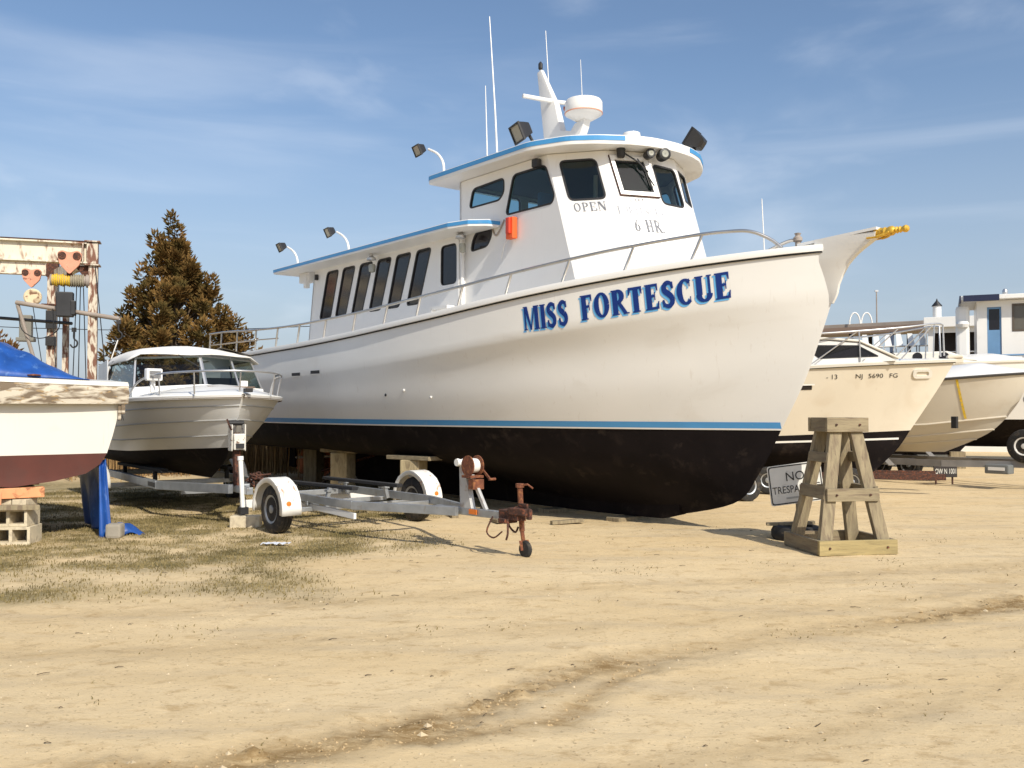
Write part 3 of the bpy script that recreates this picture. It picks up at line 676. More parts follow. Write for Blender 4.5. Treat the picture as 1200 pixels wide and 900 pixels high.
MB().box((-3.98, -1.47, 5.44), (.13, .1, .13)).build('side_light', BLACK, fb, bev=.02)
MB().box((-10.95, -1.54, 4.47), (.06, .06, .12)).build('side_switch', BLACK, fb, bev=.01)
ob = MB().box((-4.58, -1.47, 4.54), (.17, .1, .34)).build('rescue_light_bracket', ORANGE, fb, bev=.015)
MB().box((-4.57, -1.54, 4.57), (.09, .06, .26)).build('rescue_light', mat('rescue_light_red', (.6, .05, .02), .4), ob, bev=.02)
MB().tube([(-4.66, -1.45, 4.42), (-4.72, -1.5, 4.30), (-4.9, -1.42, 4.1)], .008, 6).build('light_cord', WHITE, ob)
MB().tube(smoothpath([(-5.14, -1.41, 4.62), (-5.05, -1.42, 4.50), (-4.95, -1.42, 4.56), (-4.82, -1.42, 4.72)], 4), .012, 6).build('wiper', GREYR, fb)
# horns and lamps under the roof brow
mb = MB(); f, l = facet(1)
p0 = f(.2, 5.5, .1); MB().lathe([(.05, -.02), (.06, .0), (.07, .1), (.045, .14)], 14, p0-Vector((0, 0, .08))).build('wiper_motor', BLACK, fb, smooth=.6)
MB().tube([f(.22, 5.48, .1), f(.42, 5.36, .08), f(.56, 5.2, .07)], .012, 6).build('wiper_arm', GASKET, fb)
MB().tube([f(.44, 5.4, .075), f(.6, 4.98, .07)], .01, 6).build('wiper_blade', GASKET, fb)
for u, r0 in ((.62, .07), (.84, .09)):
    q = f(min(u, l+.25), 5.45, .14); a = math.atan2(-.8, .6)
    mm = MB().lathe([(r0*.5, -.14), (r0*.9, -.1), (r0, .0), (r0, .06), (r0*.9, .065)], 18, (0, 0, 0), 'x'); mm.v = [tuple(Matrix.Rotation(-.45, 3, 'Z') @ Vector(v)+q) for v in mm.v]; L_ = mm.build('search_light', BLACK, fb, smooth=.6)
    mm = MB().lathe([(.01, .066), (r0*.55, .07), (r0*.6, .066)], 18, (0, 0, 0), 'x'); mm.v = [tuple(Matrix.Rotation(-.45, 3, 'Z') @ Vector(v)+q) for v in mm.v]; mm.build('lens', LAMPGL, L_)
# lettering on the wheelhouse front
def facet_text(name, text, i, u0, u1, z0, z1, m, T=.13, tt=.05, skew=0):
    V, Fc, W = lettering(text, T, tt, .12, 1); f, l = facet(i)
    return warp(V, Fc, lambda v: f(u0+(u1-u0)*v[0]/W, z0+(z1-z0)*v[1]+skew*v[0]/W, .004+.0006*v[2])).build(name, m, fb, fix=False)
facet_text('open_lettering', 'OPEN', 0, .22, .71, 4.62, 4.755, FADED)
facet_text('hours_lettering', '6 HR.', 1, .17, .62, 4.29, 4.48, FADED, .2, .075, skew=-.01)
facet_text('faded_name_lettering', 'FORTESCUE', 1, -.02, .70, 4.56, 4.68, GHOST, .14, .06, skew=-.04)
facet_text('faded_title_lettering', 'CAPT', 1, .2, .42, 4.745, 4.80, FADED, .16, .08)
# name on the bow
BASEZ = [(-3.9, 2.845), (-3.77, 2.855), (-3.43, 2.876), (-3.1, 2.91), (-2.87, 2.955), (-2.14, 3.03), (-1.45, 3.11), (-1.03, 3.165), (-.9, 3.18)]
for nm, dx, dz, off, m_ in (('name_shadow_lettering', -.026, -.026, .004, LBLUE), ('name_lettering', 0, 0, .0105, NAVY)):
    for word, x0, x1 in (('MISS', -3.765, -3.06), ('FORTESCUE', -2.87, -.965)):
        V, Fc, W = lettering(word, .25, .10, .10, 4)
        def fn(v):
            x = x0+(x1-x0)*v[0]/W+dx; z = float(np.interp(x, [a for a, b in BASEZ], [b for a, b in BASEZ]))+.342*v[1]+dz
            return on_side(HB, x, z, off+.0003*v[2])
        k = warp(V, Fc, fn).build(nm, m_, fb, fix=False)
# roof gear
rz_ = 5.74
def floodlamp(loc, az, tilt, big=1., name='flood_light'):
    """rectangular halogen flood: rear housing, flared front, lens, yoke"""
    a = MB(); w0, h0, d0 = .17*big, .13*big, .20*big
    q = []
    for xx, k in ((-d0*.55, .35), (-d0*.4, .62), (d0*.1, .85), (d0*.5, 1.), (d0*.56, 1.04)):
        q.append([Vector((xx, y*w0*k, z*h0*k)) for y, z in ((-1, -1), (1, -1), (1, 1), (-1, 1))])
    a.grid(q, closed=True); n = len(a.v); a.f.append((3, 2, 1, 0))
    b = MB(); xx = d0*.53; b.add([(xx, -w0*.92, -h0*.9), (xx, w0*.92, -h0*.9), (xx, w0*.92, h0*.9), (xx, -w0*.92, h0*.9)], [(0, 1, 2, 3)])
    bz = MB().panel([(-w0*1.06, -h0*1.06), (w0*1.06, -h0*1.06), (w0*1.06, h0*1.06), (-w0*1.06, h0*1.06)], [[(-w0*.88, -h0*.86), (w0*.88, -h0*.86), (w0*.88, h0*.86), (-w0*.88, h0*.86)]], lambda u, v, o: Vector((d0*.62+o, u, v)), .03)
    R = Matrix.Rotation(az, 3, 'Z') @ Matrix.Rotation(tilt, 3, 'Y')
    for k in (a, b, bz): k.v = [tuple(R @ Vector(v)+Vector(loc)) for v in k.v]
    o = a.build(name, BLACK, fb); b.build('lens', LAMPGL, o); bz.build('bezel', BLACK, o)
    return o
HW = math.radians(50.7)   # world angle minus this = boat angle
def baz(deg): return math.radians(deg)+HW
o = floodlamp((-4.28, -1.48, 6.0), baz(-158), math.radians(24), 1.05)
MB().tube([(-4.2, -1.42, 5.68), (-4.2, -1.36, 5.85), (-4.22, -1.42, 5.95)], .025, 8).box((-4.2, -1.42, 5.72), (.14, .2, .03)).build('yoke', BLACK, o)
o = floodlamp((-2.72, .78, 5.90), baz(150), math.radians(-35), 1.08)
MB().tube([(-2.75, .7, 5.68), (-2.75, .74, 5.82)], .03, 8).build('yoke', BLACK, o)
for x, zt, zb, x2 in ((-6.45, 5.72, 5.70, -7.15), (-9.75, 4.74, 4.73, -10.45), (-12.0, 4.74, 4.73, -12.7)):
    P = smoothpath([(x, -1.45, zb), (x-.02, -1.45, zb+.26), (x-.16, -1.47, zb+.45), (x-.40, -1.50, zb+.58)], 5)
    o = floodlamp((x-.62, -1.52, zb+.62), baz(-150), math.radians(25), .72, 'work_light')
    MB().tube(P, .022, 8).build('goose_neck', WHITE, o)
# mast, radar, gps, antennas
mp = [(-4.95, 5.74), (-5.42, 5.74), (-5.38, 6.3), (-5.62, 7.62), (-5.52, 7.66), (-5.13, 6.95), (-4.98, 6.45), (-4.72, 6.38), (-4.62, 6.48), (-4.38, 6.52), (-4.42, 6.40), (-4.62, 6.05), (-4.72, 5.74)]
ms = MB().prism(mp, lambda a, b: (a, -.09+.05*max(0, (b-6))/1.6, b), lambda a, b: (a, .09-.05*max(0, (b-6))/1.6, b)).build('radar_mast', WHITE, fb, bev=.012, smooth=.5)
MB().lathe([(.03, 0), (.04, .02), (.04, .1), (.01, .14)], 10, (-5.57, 0, 7.68)).build('mast_light', BLACK, ms)
MB().tube([(-5.22, -.02, 7.02), (-5.4, -.55, 7.05)], .04, 8).tube([(-5.22, .02, 7.02), (-5.1, .55, 7.05)], .04, 8).build('spreader', WHITE, ms)
MB().lathe([(.06, 6.50), (.16, 6.52), (.30, 6.60), (.315, 6.63), (.315, 6.80), (.29, 6.84), (.15, 6.865), (.01, 6.87)], 36, (-4.48, 0, 0)).build('radar_dome', WHITE, fb, smooth=.6)
MB().lathe([(.315, 6.615), (.319, 6.618), (.319, 6.628), (.315, 6.631)], 36, (-4.48, 0, 0)).build('radar_dome_seam', SALMON, fb)
MB().box((-4.72, -.21, 6.72), (.12, .02, .05), rz=-.9).build('radar_dome_badge', mat('badge_red', (.5, .12, .05), .5), fb)
MB().lathe([(.05, 5.72), (.05, 5.8), (.12, 5.83), (.14, 5.9), (.13, 5.94), (.04, 5.96), (.01, 5.965)], 20, (-3.3, -.1, .06)).build('gps_dome', WHITE, fb, smooth=.7)
for (x, y, zb, zt, dx, r0) in ((-5.27, -1.2, 5.73, 8.27, -.22, .017), (-5.80, -1.0, 5.73, 7.25, -.06, .014), (-5.78, .5, 5.73, 8.64, -.22, .014), (-5.22, .75, 5.73, 7.97, -.12, .011)):
    if zt < 6.4: continue
    m_ = (zb+zt)/2
    a = MB().tube([(x, y, zb), (x+dx*.3, y, zb+(zt-zb)*.35), (x+dx, y, zt)], [r0, r0*.85, r0*.4], 8).build('whip_antenna', WHITE, fb)
    MB().lathe([(.04, zb), (.035, zb+.06), (.02, zb+.12)], 10, (x, y, 0)).build('antenna_base', WHITE, a)
MB().tube([(-1.14, .3, 3.62), (-1.19, .3, 4.66)], [.012, .006], 6).build('bow_whip', WHITE, fb)
MB().lathe([(.07, 3.7), (.07, 3.76), (.035, 3.79), (.035, 3.9), (.06, 3.92), (.06, 3.96), (.03, 3.99), (.045, 4.02), (.01, 4.03)], 16, (-.42, 0, .0)).build('mooring_bitt', GREYR, fb, smooth=.5)
MB().box((-.62, .05, 3.78), (.3, .1, .05)).build('anchor_chock', BLACK, fb, bev=.01)
MB().box((-2.25, -1.15, 3.60), (.28, .05, .03)).build('deck_cleat', ALU, fb, bev=.01)
# rails
for sd in (-1, 1):
    RT = [(-.46, .30, 3.80), (-.60, .36, 3.93), (-.80, .50, 4.04), (-1.05, .64, 4.06), (-1.54, .91, 4.03), (-2.63, 1.42, 3.91), (-3.95, 1.88, 3.74), (-5.7, 2.2, 3.56), (-8, 2.28, 3.43), (-10.4, 2.28, 3.38), (-12.4, 2.26, 3.42), (-14.0, 2.2, 3.49), (-15.2, 2.16, 3.51)]
    P = smoothpath([(a, sd*b, c_) for a, b, c_ in RT], 5)
    rl = MB().tube(P, .024, 8).build('hand_rail', STEEL, fb, smooth=1)
    xs_ = [p_.x for p_ in P][::-1]
    for x in (-1.35, -2.2, -3.1, -4.05, -5.0, -6.0, -6.95, -8.0, -9.1, -10.2, -11.2, -12.3, -13.4, -14.4, -15.15):
        y = np.interp(x, xs_, [p_.y for p_ in P][::-1]); z = np.interp(x, xs_, [p_.z for p_ in P][::-1])
        xb = x-.12; MB().tube([(x, y, z), (xb, sd*(gw(-xb)-.12)*1.0 if gw(-xb) > .3 else y, lerp_tab(SH, -xb)+.03)], .02, 8).build('stanchion', STEEL, rl)
    MB().tube([(-11.2, sd*2.27, 3.17), (-12.4, sd*2.26, 3.2), (-15.2, sd*2.15, 3.24)], .014, 6).build('lower_rail', STEEL, rl)
# netting on the aft rail, far side: grey tarpaulin folded over the stern rail
MB().panel([(-15.0, 2.98), (-11.6, 2.98), (-11.5, 3.34), (-13, 3.38), (-15.0, 3.46)], [], sideplane(2.12, 1), .02).build('rail_cloth', BEIGECOV, fb)
# vents & through-hulls
for x, z in ((-11.1, 2.34), (-10.3, 2.36), (-9.5, 2.38)):
    P = decal_strip(HB, [x, x+.18, x+.36], z, z+.06, .006); MB().grid(P).build('hull_vent', GASKET, fb, fix=False)
    P = decal_strip(HB, [x-.015, x+.19, x+.375], z-.018, z, .012); MB().grid(P).build('vent_lip', WHITE, fb, fix=False)
for x, z in ((-7.0, 1.95), (-6.5, 2.02), (-5.9, 1.9)):
    p_ = on_side(HB, x, z, .0)
    if p_: MB().lathe([(.012, -.02), (.025, -.012), (.025, .0)], 12, p_, 'y').build('drain_outlet', BLACK if x < -6.9 else WHITE, fb)
# ---------------------------------------------------------------- supports under the big boat
FBM = Matrix.Translation((4.03, 11.79, 0)) @ Matrix.Rotation(math.radians(-50.7), 4, 'Z')
def fbw(x, y, z=0): return FBM @ Vector((x, y, z))
def pile(x, y, top, label, m=PILE, wd=.36, cap=1.0, grp='timber piles propping up the big boat'):
    q = fbw(x, y); t_ = thing('support_pile', label, 'boat support', (q.x, q.y, gz(q.x, q.y)-.03), math.radians(-20), grp)
    MB().box((0, 0, (top-.08)/2), (wd, wd, top-.08)).build('post', m, t_, bev=.02)
    MB().box((0, 0, top-.045), (cap, .34, .07), rz=math.radians(-20)).build('cap_plank', WOODH, t_, bev=.008)
    return t_
pile(-9.45, -1.72, .985, 'thick timber pile with a plank cap under the big hull, nearer the stern')
pile(-6.95, -1.72, .955, 'thick timber pile with a plank cap behind the trailer\'s far white fender', cap=1.05)
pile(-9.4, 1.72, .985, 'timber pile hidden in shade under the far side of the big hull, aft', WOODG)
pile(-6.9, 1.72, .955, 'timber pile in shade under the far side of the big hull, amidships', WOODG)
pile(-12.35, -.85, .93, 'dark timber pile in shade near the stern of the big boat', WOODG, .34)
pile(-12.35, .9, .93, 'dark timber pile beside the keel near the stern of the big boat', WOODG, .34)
for i, x in enumerate((-3.4, -5.0, -7.5, -10.5)):
    q = fbw(x, 0); t_ = tag(MB().box((0, 0, .02), (.28, .9, .13)).box((0, .05, -.1), (.3, 1.1, .11)).build('keel_block', WOODG, bev=.01),
        ['short timber block under the keel, closest to the bow', 'timber block under the keel, second from the bow', 'timber block under the keel, third from the bow', 'timber block under the keel, nearest the stern'][i], 'block', 'timber blocks under the keel')
    t_.location = (q.x, q.y, -.03); t_.rotation_euler = (0, 0, math.radians(-50.7))
t_ = thing('steel_brace', 'thin dark diagonal steel brace leaning by the stern pile of the big boat', 'brace', fbw(-11.6, -.6))
MB().tube([(-.4, 0, .35), (.95, -.4, .75)], .03, 8).tube([(-.2, .1, .2), (.15, .1, .92)], .03, 8).tube([(-.5, .1, 0), (-.2, .1, .22)], .03).build('strut', RUSTDK, t_)
# dry rubbish under the bilge
for i, (x, y, l, a, z) in enumerate([(-3.6, -1.2, .5, .3, .06), (-4.4, -1.9, .35, -1.2, .05), (-4.9, -1.3, .8, .1, .05), (-5.7, -1.5, .55, .9, .07), (-5.4, -2.0, .3, 1.9, .05)]):
    q = fbw(x, y); o = MB().beam((-l/2, 0, z), (l/2, 0, z+.02), .11, .05).build('wood_offcut', WOODG, bev=.005); o.location = (q.x, q.y, gz(q.x, q.y)-.03); o.rotation_euler = (0, 0, a)
    tag(o, ['half metre wood offcut nearest the bow under the big hull', 'stubby offcut of plank at the shadow edge beneath the hull', 'longest wood offcut lying under the big black hull', 'skewed wood offcut under the hull towards the trailer coupling', 'smallest wood offcut by the trailer jack, under the hull edge'][i], 'offcut', 'wood offcuts under the big boat')

# ---------------------------------------------------------------- empty trailer
RZC = math.atan2(-2.95, 2.45)
tr = thing('boat_trailer', 'empty galvanised boat trailer with white fenders and a rusty coupling', 'trailer', (-2.35, 13.5, 0), RZC)
m = MB()
for s in (-1, 1):
    m.beam((-1.15, s*.62, .44), (1.15, s*.62, .44), .06, .11).beam((1.15, s*.62, .44), (2.75, s*.10, .46), .06, .11)
m.beam((-.1, -.66, .37), (-.1, .66, .37), .06, .06).beam((-1.1, -.66, .42), (-1.1, .66, .42), .06, .08).beam((1.15, -.62, .40), (1.15, .62, .40), .06, .06)
m.beam((2.2, 0, .45), (3.55, 0, .47), .075, .09).beam((.0, -1.05, .30), (.0, 1.05, .30), .06, .06)
m.box((2.55, 0, .46), (.25, .3, .02)); m.build('frame', GALV, tr, bev=.006)
m = MB().beam((-1.22, -1.15, .30), (-1.22, 1.15, .30), .05, .12).beam((-1.2, -.6, .36), (1.2, -.62, .30), .04, .08).build('light_bar_and_lit_rail', WHITE, tr, bev=.005)  # light bar, plus a rail whose white stands for the sunlit frame
MB().box((-1.25, -1.0, .30), (.03, .2, .09)).build('tail_light', mat('red_lens', (.35, .02, .02), .3), tr); MB().box((-1.25, 1.0, .30), (.03, .2, .09)).build('tail_light', MATS['red_lens'], tr)
for s in (-1, 1):
    b = MB().beam((-1.55, s*.42, .60), (.75, s*.36, .62), .10, .05).build('bunk_board', CARPET, tr, bev=.01)
    for x in (-1.0, .2): MB().beam((x, s*.5, .40), (x, s*.45, .60), .05, .05, up=(1, 0, 0)).box((x, s*.44, .56), (.09, .14, .03)).build('bunk_bracket', GALV, tr)
    wheel(tr, (0, s*1.15, .335), .335, .205)
    # fender: curved strip with flat sides
    f_ = MB(); rows = []
    for k in range(15):
        a = math.radians(-8+196*k/14); r0 = .44; sx = 1.08 if abs(math.cos(a)) > .5 else 1
        x, z = r0*sx*math.cos(a), .34+r0*math.sin(a)*.98
        xi, zi = (r0-.07)*sx*math.cos(a), .34+(r0-.07)*math.sin(a)*.98
        rows.append([Vector((xi, s*1.02, zi)), Vector((x, s*1.02, z)), Vector((x, s*1.30, z)), Vector((xi*1.0, s*1.305, zi))])
    fo = f_.grid(rows).build('fender', mat('fender_white', (.75, .74, .70), .5, var=.05, vscale=5, col2=(.45, .16, .05), thr=(.62, .72), amount=.9), tr, smooth=.8)
    md = fo.modifiers.new('thick', 'SOLIDIFY'); md.thickness = .008
    MB().box((.0, s*1.06, .70), (.1, .05, .05)).build('fender_bracket', GALV, fo)
    MB().lathe([(.01, 0), (.035, .005), (.035, .02), (.01, .025)], 14, (.445, s*1.2, .44), 'x').build('side_reflector', mat('amber_lens', (.75, .2, .03), .35), fo)
m = MB().box((3.45, .045, .46), (.16, .01, .07)).build('side_reflector', MATS['amber_lens'], tr); MB().box((3.0, -.05, .47), (.15, .01, .06)).build('side_reflector', MATS['amber_lens'], tr)
wp = MB().prism([(2.72, .50), (2.95, .50), (2.80, 1.02), (2.70, 1.02)], lambda a, b: (a, -.035, b), lambda a, b: (a, .035, b)).beam((3.2, 0, .50), (2.92, 0, .9), .04, .05).build('winch_post', mat('grey_post', (.50, .50, .49), .5, .3, var=.1, col2=(.3, .2, .12), thr=(.6, .7)), tr, bev=.005)
MB().lathe([(.02, -.07), (.045, -.07), (.05, -.045), (.035, 0), (.05, .045), (.045, .07), (.02, .07)], 16, (2.69, 0, 1.05), 'y').build('bow_roller', WHITE, wp, smooth=.7)
wn = MB().lathe([(.02, -.08), (.125, -.08), (.125, -.065), (.05, -.06), (.05, .06), (.125, .065), (.125, .08), (.02, .08)], 24, (2.93, 0, 1.02), 'y').box((2.93, 0, .89), (.18, .2, .03)).box((3.0, 0, .8), (.1, .16, .12)).build('winch', RUST, tr, smooth=.5)
MB().lathe([(.02, -.058), (.085, -.056), (.09, 0), (.085, .056), (.02, .058)], 20, (2.93, 0, 1.02), 'y').build('winch_strap', CANVAS, wn, smooth=.7)
MB().beam((2.93, .1, 1.02), (3.12, .12, .86), .02, .025).tube([(3.12, .1, .86), (3.12, .2, .86)], .016).build('winch_handle', RUST, wn)
cp = MB().box((3.68, 0, .49), (.34, .13, .11)).prism([(3.7, -.09), (3.95, -.06), (4.0, 0), (3.95, .06), (3.7, .09)], lambda a, b: (a, b, .50), lambda a, b: (a, b, .58)).box((3.88, 0, .61), (.16, .03, .05)).box((3.6, .0, .42), (.12, .2, .06)).box((3.98, 0, .52), (.06, .05, .12)).build('coupling', RUSTDK, tr, bev=.012)
MB().tube(smoothpath([(3.5, .08, .45), (3.46, .14, .33), (3.58, .13, .27), (3.68, .09, .34)], 5), .012, 6).tube(smoothpath([(3.72, -.1, .45), (3.76, -.13, .3), (3.72, -.12, .22)], 4), .012, 6).tube(smoothpath([(3.4, -.06, .45), (3.36, -.12, .28), (3.5, -.13, .22), (3.62, -.1, .3)], 4), .01, 6).build('safety_chain', RUSTDK, cp)
jk = MB().tube([(3.74, .10, .30), (3.70, .10, .80)], .032, 12).tube([(3.70, .10, .80), (3.70, .10, .845)], .05, 12).tube([(3.735, .10, .32), (3.775, .10, .13)], .024, 10).tube([(3.70, .10, .82), (3.80, .13, .84), (3.88, .14, .80)], .012, 6).box((3.73, .08, .50), (.12, .07, .16)).build('jack', RUST, tr)
jw = MB().lathe([(.02, -.035), (.06, -.03), (.085, -.028), (.10, -.012), (.10, .012), (.085, .028), (.06, .03), (.02, .035)], 22, (3.80, .10, .10), 'y').build('jack_wheel', RUBBER, jk, smooth=.7)
MB().beam((3.77, .05, .2), (3.80, .05, .09), .04, .008).beam((3.77, .15, .2), (3.80, .15, .09), .04, .008).build('jack_fork', RUST, jk)

# ---------------------------------------------------------------- cabin motorboat on its trailer (left of centre)
RZB = math.atan2(-.82, .57)
cb = thing('cabin_motorboat', 'white lapstrake motorboat with black bottom and canvas top, parked bow forward', 'motorboat', (-4.02, 13.8, 0), RZB)
LT = [dict(x0=0, z0=1.92, W=1.22, le=2.5, e=2.9, z=[(0, 1.92), (2, 1.87), (6, 1.74)]),
      dict(x0=-.22, z0=1.55, W=1.15, le=2.9, e=2.3, z=[(.2, 1.55), (3, 1.42), (6, 1.35)]),
      dict(x0=-.55, z0=1.12, W=1.04, le=3.5, e=1.9, z=[(.5, 1.12), (3, 1.0), (6, .96)])]
LB = [dict(x0=-.55, z0=1.12, W=1.04, le=3.5, e=1.9, z=[(.5, 1.12), (3, 1.0), (6, .96)]),
      dict(x0=-.9, z0=.86, W=.92, le=3.6, e=1.6, z=[(.9, .86), (3, .80), (6, .80)]),
      dict(x0=-1.5, z0=.60, W=.03, le=1, e=1.5, z=[(1.5, .60), (6, .55)])]
hB = make_hull('hull', LT, mat('cruiser_white', (.74, .73, .70), .35, var=.04, vscale=1.5, col2=(.45, .42, .36), thr=(.6, .85), amount=.4), cb, 6.0, nu=50, smooth=1.0)
bB = make_hull('hull_bottom', LB, BOTTOM, cb, 6.0, nu=50, smooth=1.0)
VB = bvh_of(hB); LAPSHADE = mat('lap_shadow_grey', (.40, .40, .39), .5)  # strakes coloured grey to paint in the shadow lines of the laps
ribs = MB()
for sd in (-1, 1):
    G, LG = hull_grid(LT, 6.0, 50, 4, sd)
    for ri in (2, 4, 6): ribs.tube([p+Vector((0, sd*.003, 0)) for p in G[ri][1:]], .011, 6)
ribs.build('strakes', LAPSHADE, hB, smooth=1)
def cap_rail(levels, L, m, par, name='gunwale', wd=.05, h=.05, over=.03, n=50, plan=None):
    mb = MB()
    for sd in (-1, 1):
        lev_sharp.clear(); _, G = hull_grid(levels[:2], L, n, 2, sd); rows = []
        for p in G[0]:
            y = abs(p.y); rows.append([Vector((p.x+.02, sd*(y+over*.6), p.z-h)), Vector((p.x+.03, sd*(y+over), p.z)), Vector((p.x+.015, sd*(y+over*.6), p.z+.02)), Vector((p.x-.02, sd*max(0, y-wd), p.z+.025))])
        mb.grid(rows)
    return mb.build(name, m, par, smooth=.8)
cap_rail(LT, 6.0, WHITE, cb)
cap_rail([dict(LT[0], z=[(0, 1.885), (2, 1.835), (6, 1.705)], z0=1.885), LT[1]], 6.0, mat('rub_brown', (.22, .17, .13), .6), cb, 'rub_strip', .02, .018, .02)
# deck
def decked(levels, L, par, m, crown=.12, x_end=None, name='deck', nu=40, drop=0):
    lev_sharp.clear(); _, G = hull_grid(levels[:2], L, nu, 2, 1); rows = []
    for p in G[0]:
        if x_end is not None and p.x < x_end: break
        c_ = crown*min(1, abs(p.x)/1.2+.1); rows.append([Vector((p.x, p.y*t_*.99, p.z+.01-drop+c_*(1-t_*t_))) for t_ in (-1, -.85, -.6, -.3, 0, .3, .6, .85, 1)])
    return MB().grid(rows).build(name, m, par, smooth=1)
decked(LT, 6.0, cb, WHITE, .20)
# wind screen
def quad_panel(par, A, B_, C, D, gl, fm, lip=.035, name='windscreen_pane', depth=.02):
    """A,B bottom corners, C,D top corners (B below C)"""
    A, B_, C, D = map(Vector, (A, B_, C, D)); nrm = (B_-A).cross(D-A).normalized()
    def f(a, b, o=0): return (A*(1-a)+B_*a)*(1-b)+(D*(1-a)+C*a)*b+nrm*o
    lw = lip/(B_-A).length; lh = lip/(D-A).length
    fr = MB().panel([(0, 0), (1, 0), (1, 1), (0, 1)], [[(lw, lh), (1-lw, lh), (1-lw, 1-lh), (lw, 1-lh)]], f, depth).build(name+'_frame', fm, par)
    MB().add([f(lw, lh, -.01), f(1-lw, lh, -.01), f(1-lw, 1-lh, -.01), f(lw, 1-lh, -.01)], [(0, 1, 2, 3)]).build(name, gl, fr, fix=False); return fr
TEAL = glassmat('teal_screen', (.45, .54, .52))
wb = [(-3.9, -1.14), (-2.15, -1.08), (-1.82, 0), (-2.15, 1.08), (-3.9, 1.14)]; wt = [(-3.9, -1.05), (-2.5, -.98), (-2.2, 0), (-2.5, .98), (-3.9, 1.05)]
for i in range(4):
    z0 = [2.02, 2.04, 2.10, 2.04, 2.02]; z1 = [2.55, 2.57, 2.62, 2.57, 2.55]
    quad_panel(cb, (*wb[i], z0[i]), (*wb[i+1], z0[i+1]), (*wt[i+1], z1[i+1]), (*wt[i], z1[i]), TEAL, ALU if i in (1, 2) else GASKET, .03)
MB().beam((-2.02, .62, 2.06), (-2.36, .56, 2.6), .03, .03).build('screen_mullion', ALU, cb)
MB().beam((-1.95, -.42, 2.60), (-2.0, -.05, 2.40), .03, .012).build('wiper', GASKET, cb)
# coaming under screen
mb = MB(); rows = []
for (x, y), z in zip(wb, (2.04, 2.06, 2.12, 2.06, 2.04)): rows.append([Vector((x+.04, y*1.03, 1.80)), Vector((x, y, z))])
mb.grid(rows).build('cabin_coaming', WHITE, cb)
# canvas top
rows = []
for k in range(13):
    u = k/12; x = -2.12-u*2.5; r = []
    for j in range(13):
        v = -1+2*j/12; y = v*1.10*(1-.03*u); xx = x-.34*v*v*(1-u)
        z = 2.60+.20*math.sin(min(1, u*2.2+.05)*PI/2)*(1-abs(v)**3.2)-.05*u*u+.012*math.sin(7*v+5*u)*(1-v*v)
        if abs(v) > .99: z -= .10
        r.append(Vector((xx, y, z)))
    rows.append(r)
ct = MB().grid(rows).build('canvas_top', CANVAS, cb, smooth=1.2); md = ct.modifiers.new('thick', 'SOLIDIFY'); md.thickness = .02; md.offset = 1
MB().add([(-2.75, .50, 2.806), (-2.42, .98, 2.66), (-3.2, .98, 2.70), (-3.35, .62, 2.80)], [(0, 1, 2, 3)]).build('clear_flap', mat('clear_vinyl', (.36, .31, .24), .3), cb)
CURT = mat('curtain_vinyl', (.55, .56, .58), .25, var=.1)
MB().prism([(-3.9, 2.05), (-4.65, 1.9), (-4.65, 2.5), (-3.9, 2.58)], lambda a, b: (a, -1.13, b), lambda a, b: (a, -1.11, b)).build('side_curtain', CURT, cb)
MB().prism([(-3.9, 2.05), (-4.65, 1.9), (-4.65, 2.5), (-3.9, 2.58)], lambda a, b: (a, 1.13, b), lambda a, b: (a, 1.11, b)).build('side_curtain', CURT, cb)
MB().box((-3.2, 0, 1.95), (1.6, 1.9, .04)).box((-2.6, .5, 2.1), (.3, .6, .3)).build('cockpit', DARK, cb)
# spotlight on starboard deck edge
sp = MB().box((-1.25, -.98, 2.24), (.10, .26, .19), rz=.25).box((-1.3, -.98, 2.06), (.06, .08, .2)).build('deck_spot_lamp', WHITE, cb, bev=.025)
MB().box((-1.197, -.967, 2.24), (.01, .18, .11), rz=.25).build('lens', mat('mirror_face', (.30, .30, .31), .2, .5), sp)
MB().box((-.95, .12, 2.055), (.16, .75, .03)).build('recess_shade_plate', mat('recess_shade_brown', (.13, .09, .065), .6), cb, bev=.01)  # dark brown plate paints the shaded recess in the foredeck
MB().box((-1.6, .55, 2.13), (.08, .12, .10)).build('vent_box', WHITE, cb, bev=.01)
for sd, x_end in ((1, -2.2), (-1, -1.9)): pass
P = smoothpath([(-2.2, -1.13, 1.92), (-1.7, -1.10, 2.14), (-1.0, -.97, 2.24), (-.35, -.62, 2.27), (-.06, -.2, 2.28), (-.06, .2, 2.28), (-.35, .62, 2.27), (-1.0, .97, 2.25), (-1.6, 1.08, 2.22), (-1.95, 1.13, 1.94)], 5)
rb = MB().tube(P, .016, 8).build('bow_rail', ALU, cb, smooth=1)
for x, y in ((-1.0, -.97), (-.35, -.62), (-.10, 0), (-.35, .62), (-1.0, .97)):
    MB().tube([(x, y, 2.26), (x-.06, y*.96, 1.93)], .013, 6).build('stanchion', ALU, rb)
MB().box((.0, .08, 1.99), (.16, .1, .06)).build('bow_chock', BLACK, cb, bev=.01)
vs, fs, a0, a1 = textmesh('59N', .2, .9)
warp(vs, fs, lambda v: on_side(VB, -2.75+(v[0]-a0), 1.52+v[1], .006)).build('registration_mark', mat('reg_grey', (.22, .23, .25), .6, var=.2, vscale=14, col2=(.5, .5, .5), thr=(.5, .6)), cb, fix=False)
tb = thing('boat_trailer', 'galvanised trailer under the white lapstrake motorboat, its jack on a concrete block', 'trailer', (-4.10, 13.85, 0), RZB)
m = MB()
for s in (-1, 1): m.beam((-5.2, s*.75, .50), (-1.6, s*.75, .50), .08, .13).beam((-1.6, s*.75, .50), (.05, s*.12, .52), .08, .13)
